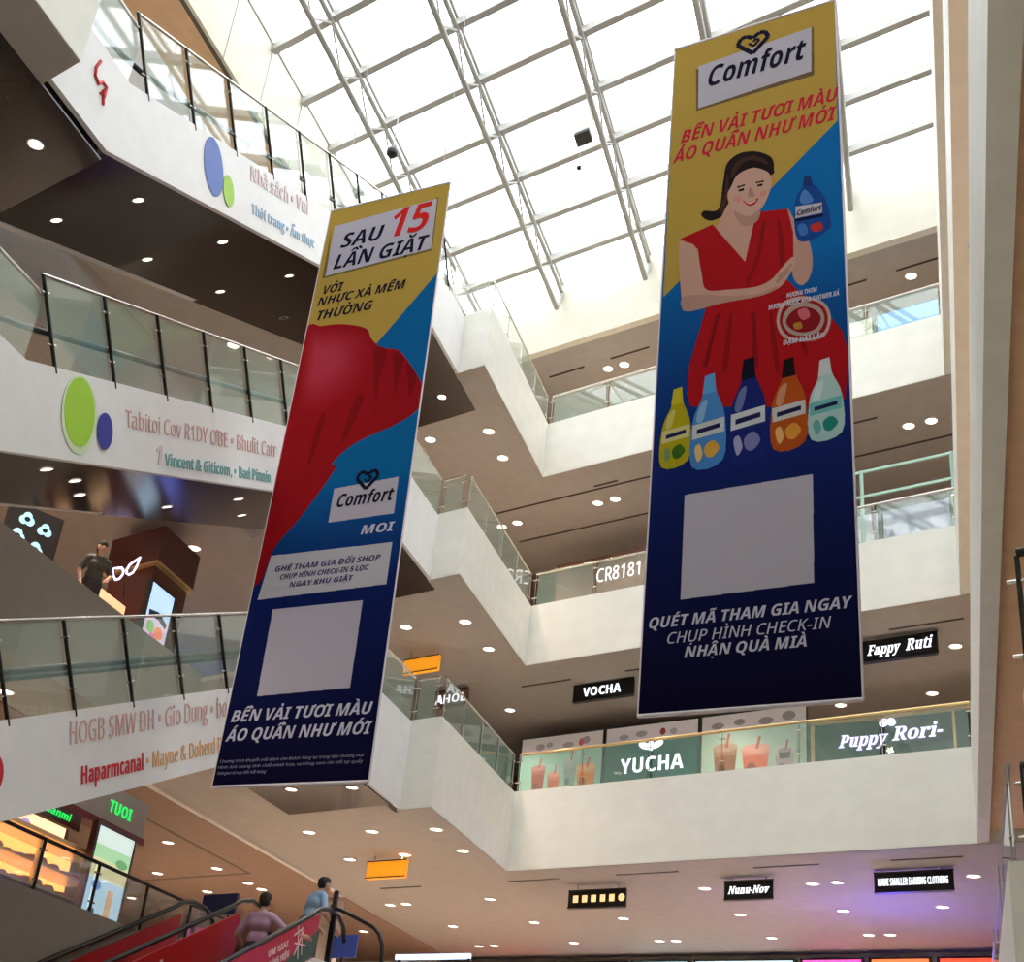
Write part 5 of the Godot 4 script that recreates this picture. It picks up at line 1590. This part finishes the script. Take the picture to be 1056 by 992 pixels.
	person(P(8.80, 14.85, 2.34), atan2(CD.x, CD.z) - 0.6, "person in a light blue shirt leaning at the top of the escalator", Color(0.30, 0.48, 0.68), Color(0.05, 0.05, 0.07), Color(0.015, 0.01, 0.01), [[Vector3(0.28, 1.10, 0.12), Vector3(0.22, 0.95, 0.34)], [Vector3(-0.28, 1.08, 0.12), Vector3(-0.24, 0.92, 0.34)]], 0.3, 0.98)

func make_small_things() -> void:
	# dome camera, pendant box and small sensor under the skylight
	var o = thing("dome_camera", P(9.9, 15.05, 19.0), "round black dome camera under the skylight truss", "camera")
	var st = nst()
	lathe(st, P(9.95, 15.1, 19.05), [[0.0, -0.13], [0.07, -0.11], [0.12, -0.05], [0.13, 0.02], [0.10, 0.10], [0.0, 0.13]], 16)
	put(st, "dome", M.black, o)
	st = nst()
	tube(st, [P(9.95, 15.1, 19.15), P(9.95, 15.1, 20.04)], 0.015, 6)
	put(st, "stem", M.steel, o)
	o = thing("ceiling_speaker", P(5.75, 16.45, 18.6), "pale box speaker with a dark face hanging from a skylight truss", "speaker")
	st = nst()
	slab(st, 5.92, 5.60, 16.25, 16.55, 18.72, 19.45)
	put(st, "housing", M.ring, o)
	st = nst()
	slab(st, 5.93, 5.59, 16.24, 16.56, 18.66, 18.72)
	put(st, "grille", M.black, o)
	st = nst()
	tube(st, [P(5.74, 16.4, 19.45), P(5.74, 16.4, 20.04)], 0.02, 6)
	put(st, "stem", M.steel, o)
	o = thing("smoke_sensor", P(6.2, 17.6, 19.0), "small black ball sensor hanging beneath the skylight", "sensor")
	st = nst()
	lathe(st, P(6.21, 17.57, 19.2), [[0.0, -0.06], [0.045, -0.04], [0.06, 0.0], [0.045, 0.04], [0.0, 0.06]], 12)
	put(st, "ball", M.black, o)
	st = nst()
	tube(st, [P(6.21, 17.57, 19.24), P(6.21, 17.57, 20.3)], 0.006, 5)
	put(st, "wire", M.steel, o)
	# pillar and curved rail at the head of the low escalators
	st = nst()
	slab(st, 13.45, 13.05, 23.4, 23.8, 2.6, 5.69)
	solo(st, "trim", M.ceil, "grey pillar behind the rider in the blue shirt", "pillar", "", "structure")
	o = thing("handrail_hoop", P(7.9, 15.2, 2.6), "dark bent handrail hoop beside the top of the escalator", "handrail")
	st = nst()
	tube(st, [P(8.45, 15, 3.53), P(8.0, 15, 3.36), P(7.62, 15, 3.20), P(7.5, 15, 3.1), P(7.42, 15, 2.95), P(7.38, 15, 2.6)], 0.03, 8)
	put(st, "tube", M.post, o)
	for q in [[8.45, 3.75], [8.42, 3.5]]:
		st = nst()
		slab(st, q[0], q[0] - 0.07, 15.0, 15.06, 2.6, q[1])
		put(st, "post", M.post, o)
	o = thing("standing_screen", P(12.2, 17.0, 2.6), "dark navy screen on posts behind the head of the escalators", "screen")
	st = nst()
	slab(st, 12.64, 11.8, 17.0, 17.08, 3.93, 4.3)
	put(st, "panel", glow(Color(0.05, 0.07, 0.16), 0.6), o)
	for u in [12.4, 12.0]:
		st = nst()
		beam(st, P(u, 17.1, 2.6), P(u, 17.1, 4.2), 0.04, 0.04)
		put(st, "post", M.post, o)
	# screen and light bars at the foot of the picture
	o = thing("information_screen", P(9.4, 17.5, 2.6), "small dark blue screen on a stand near the escalator head", "screen")
	st = nst()
	slab(st, 9.75, 9.2, 17.5, 17.55, 3.25, 3.62)
	put(st, "panel", glow(Color(0.10, 0.16, 0.36), 0.8), o)
	st = nst()
	slab(st, 9.5, 9.45, 17.5, 17.55, 2.6, 3.25)
	put(st, "stand", M.post, o)
	o = thing("light_bar", P(7.8, 18, 3.2), "cool white light bar on posts beyond the head of the escalators", "light bar")
	st = nst()
	slab(st, 8.6, 7.1, 18.0, 18.08, 3.30, 3.38)
	put(st, "tube", glow(Color(0.75, 0.85, 1.0), 1.5), o)
	for u in [8.55, 7.15]:
		st = nst()
		slab(st, u, u - 0.05, 18.02, 18.07, 2.6, 3.30)
		put(st, "post", M.post, o)
	# backlit violet display on the lowest storey, tinting the soffit above it
	o = thing("violet_display", P(0.6, 26, 2.6), "violet lit display column below the wide black hanging sign", "display")
	st = nst()
	slab(st, 1.1, 0.1, 26.0, 27.0, 2.6, 3.1)
	put(st, "plinth", M.post, o)
	st = nst()
	slab(st, 1.05, 0.15, 26.05, 26.95, 3.1, 3.4)
	put(st, "light_panel", glow(Color(0.42, 0.36, 1.0), 2.0), o)
	var ol = OmniLight3D.new()
	ol.name = "violet_lamp"
	ol.light_color = Color(0.40, 0.34, 1.0)
	ol.light_energy = 4.0
	ol.light_size = 0.4
	ol.omni_range = 30
	ol.omni_attenuation = 2.0
	ol.shadow_enabled = true
	o.add_child(ol)
	ol.position = P(0.6, 26.5, 3.9) - o.position
	# twin spotlight on the left
	o = thing("track_spotlight", P(11.1, 6.8, 10.7), "twin bright spotlights at the edge of the dark soffit", "spotlight")
	for d in [-0.07, 0.07]:
		st = nst()
		lathe(st, P(11.1, 6.8 + d, 10.62), [[0.05, 0.14], [0.06, 0.0], [0.05, -0.005]], 12)
		var can = put(st, "can", M.ring, o)
		st = nst()
		lathe(st, P(11.1, 6.8 + d, 10.62), [[0.0, 0.01], [0.05, 0.01]], 12)
		put(st, "lens", M.lamp, can)
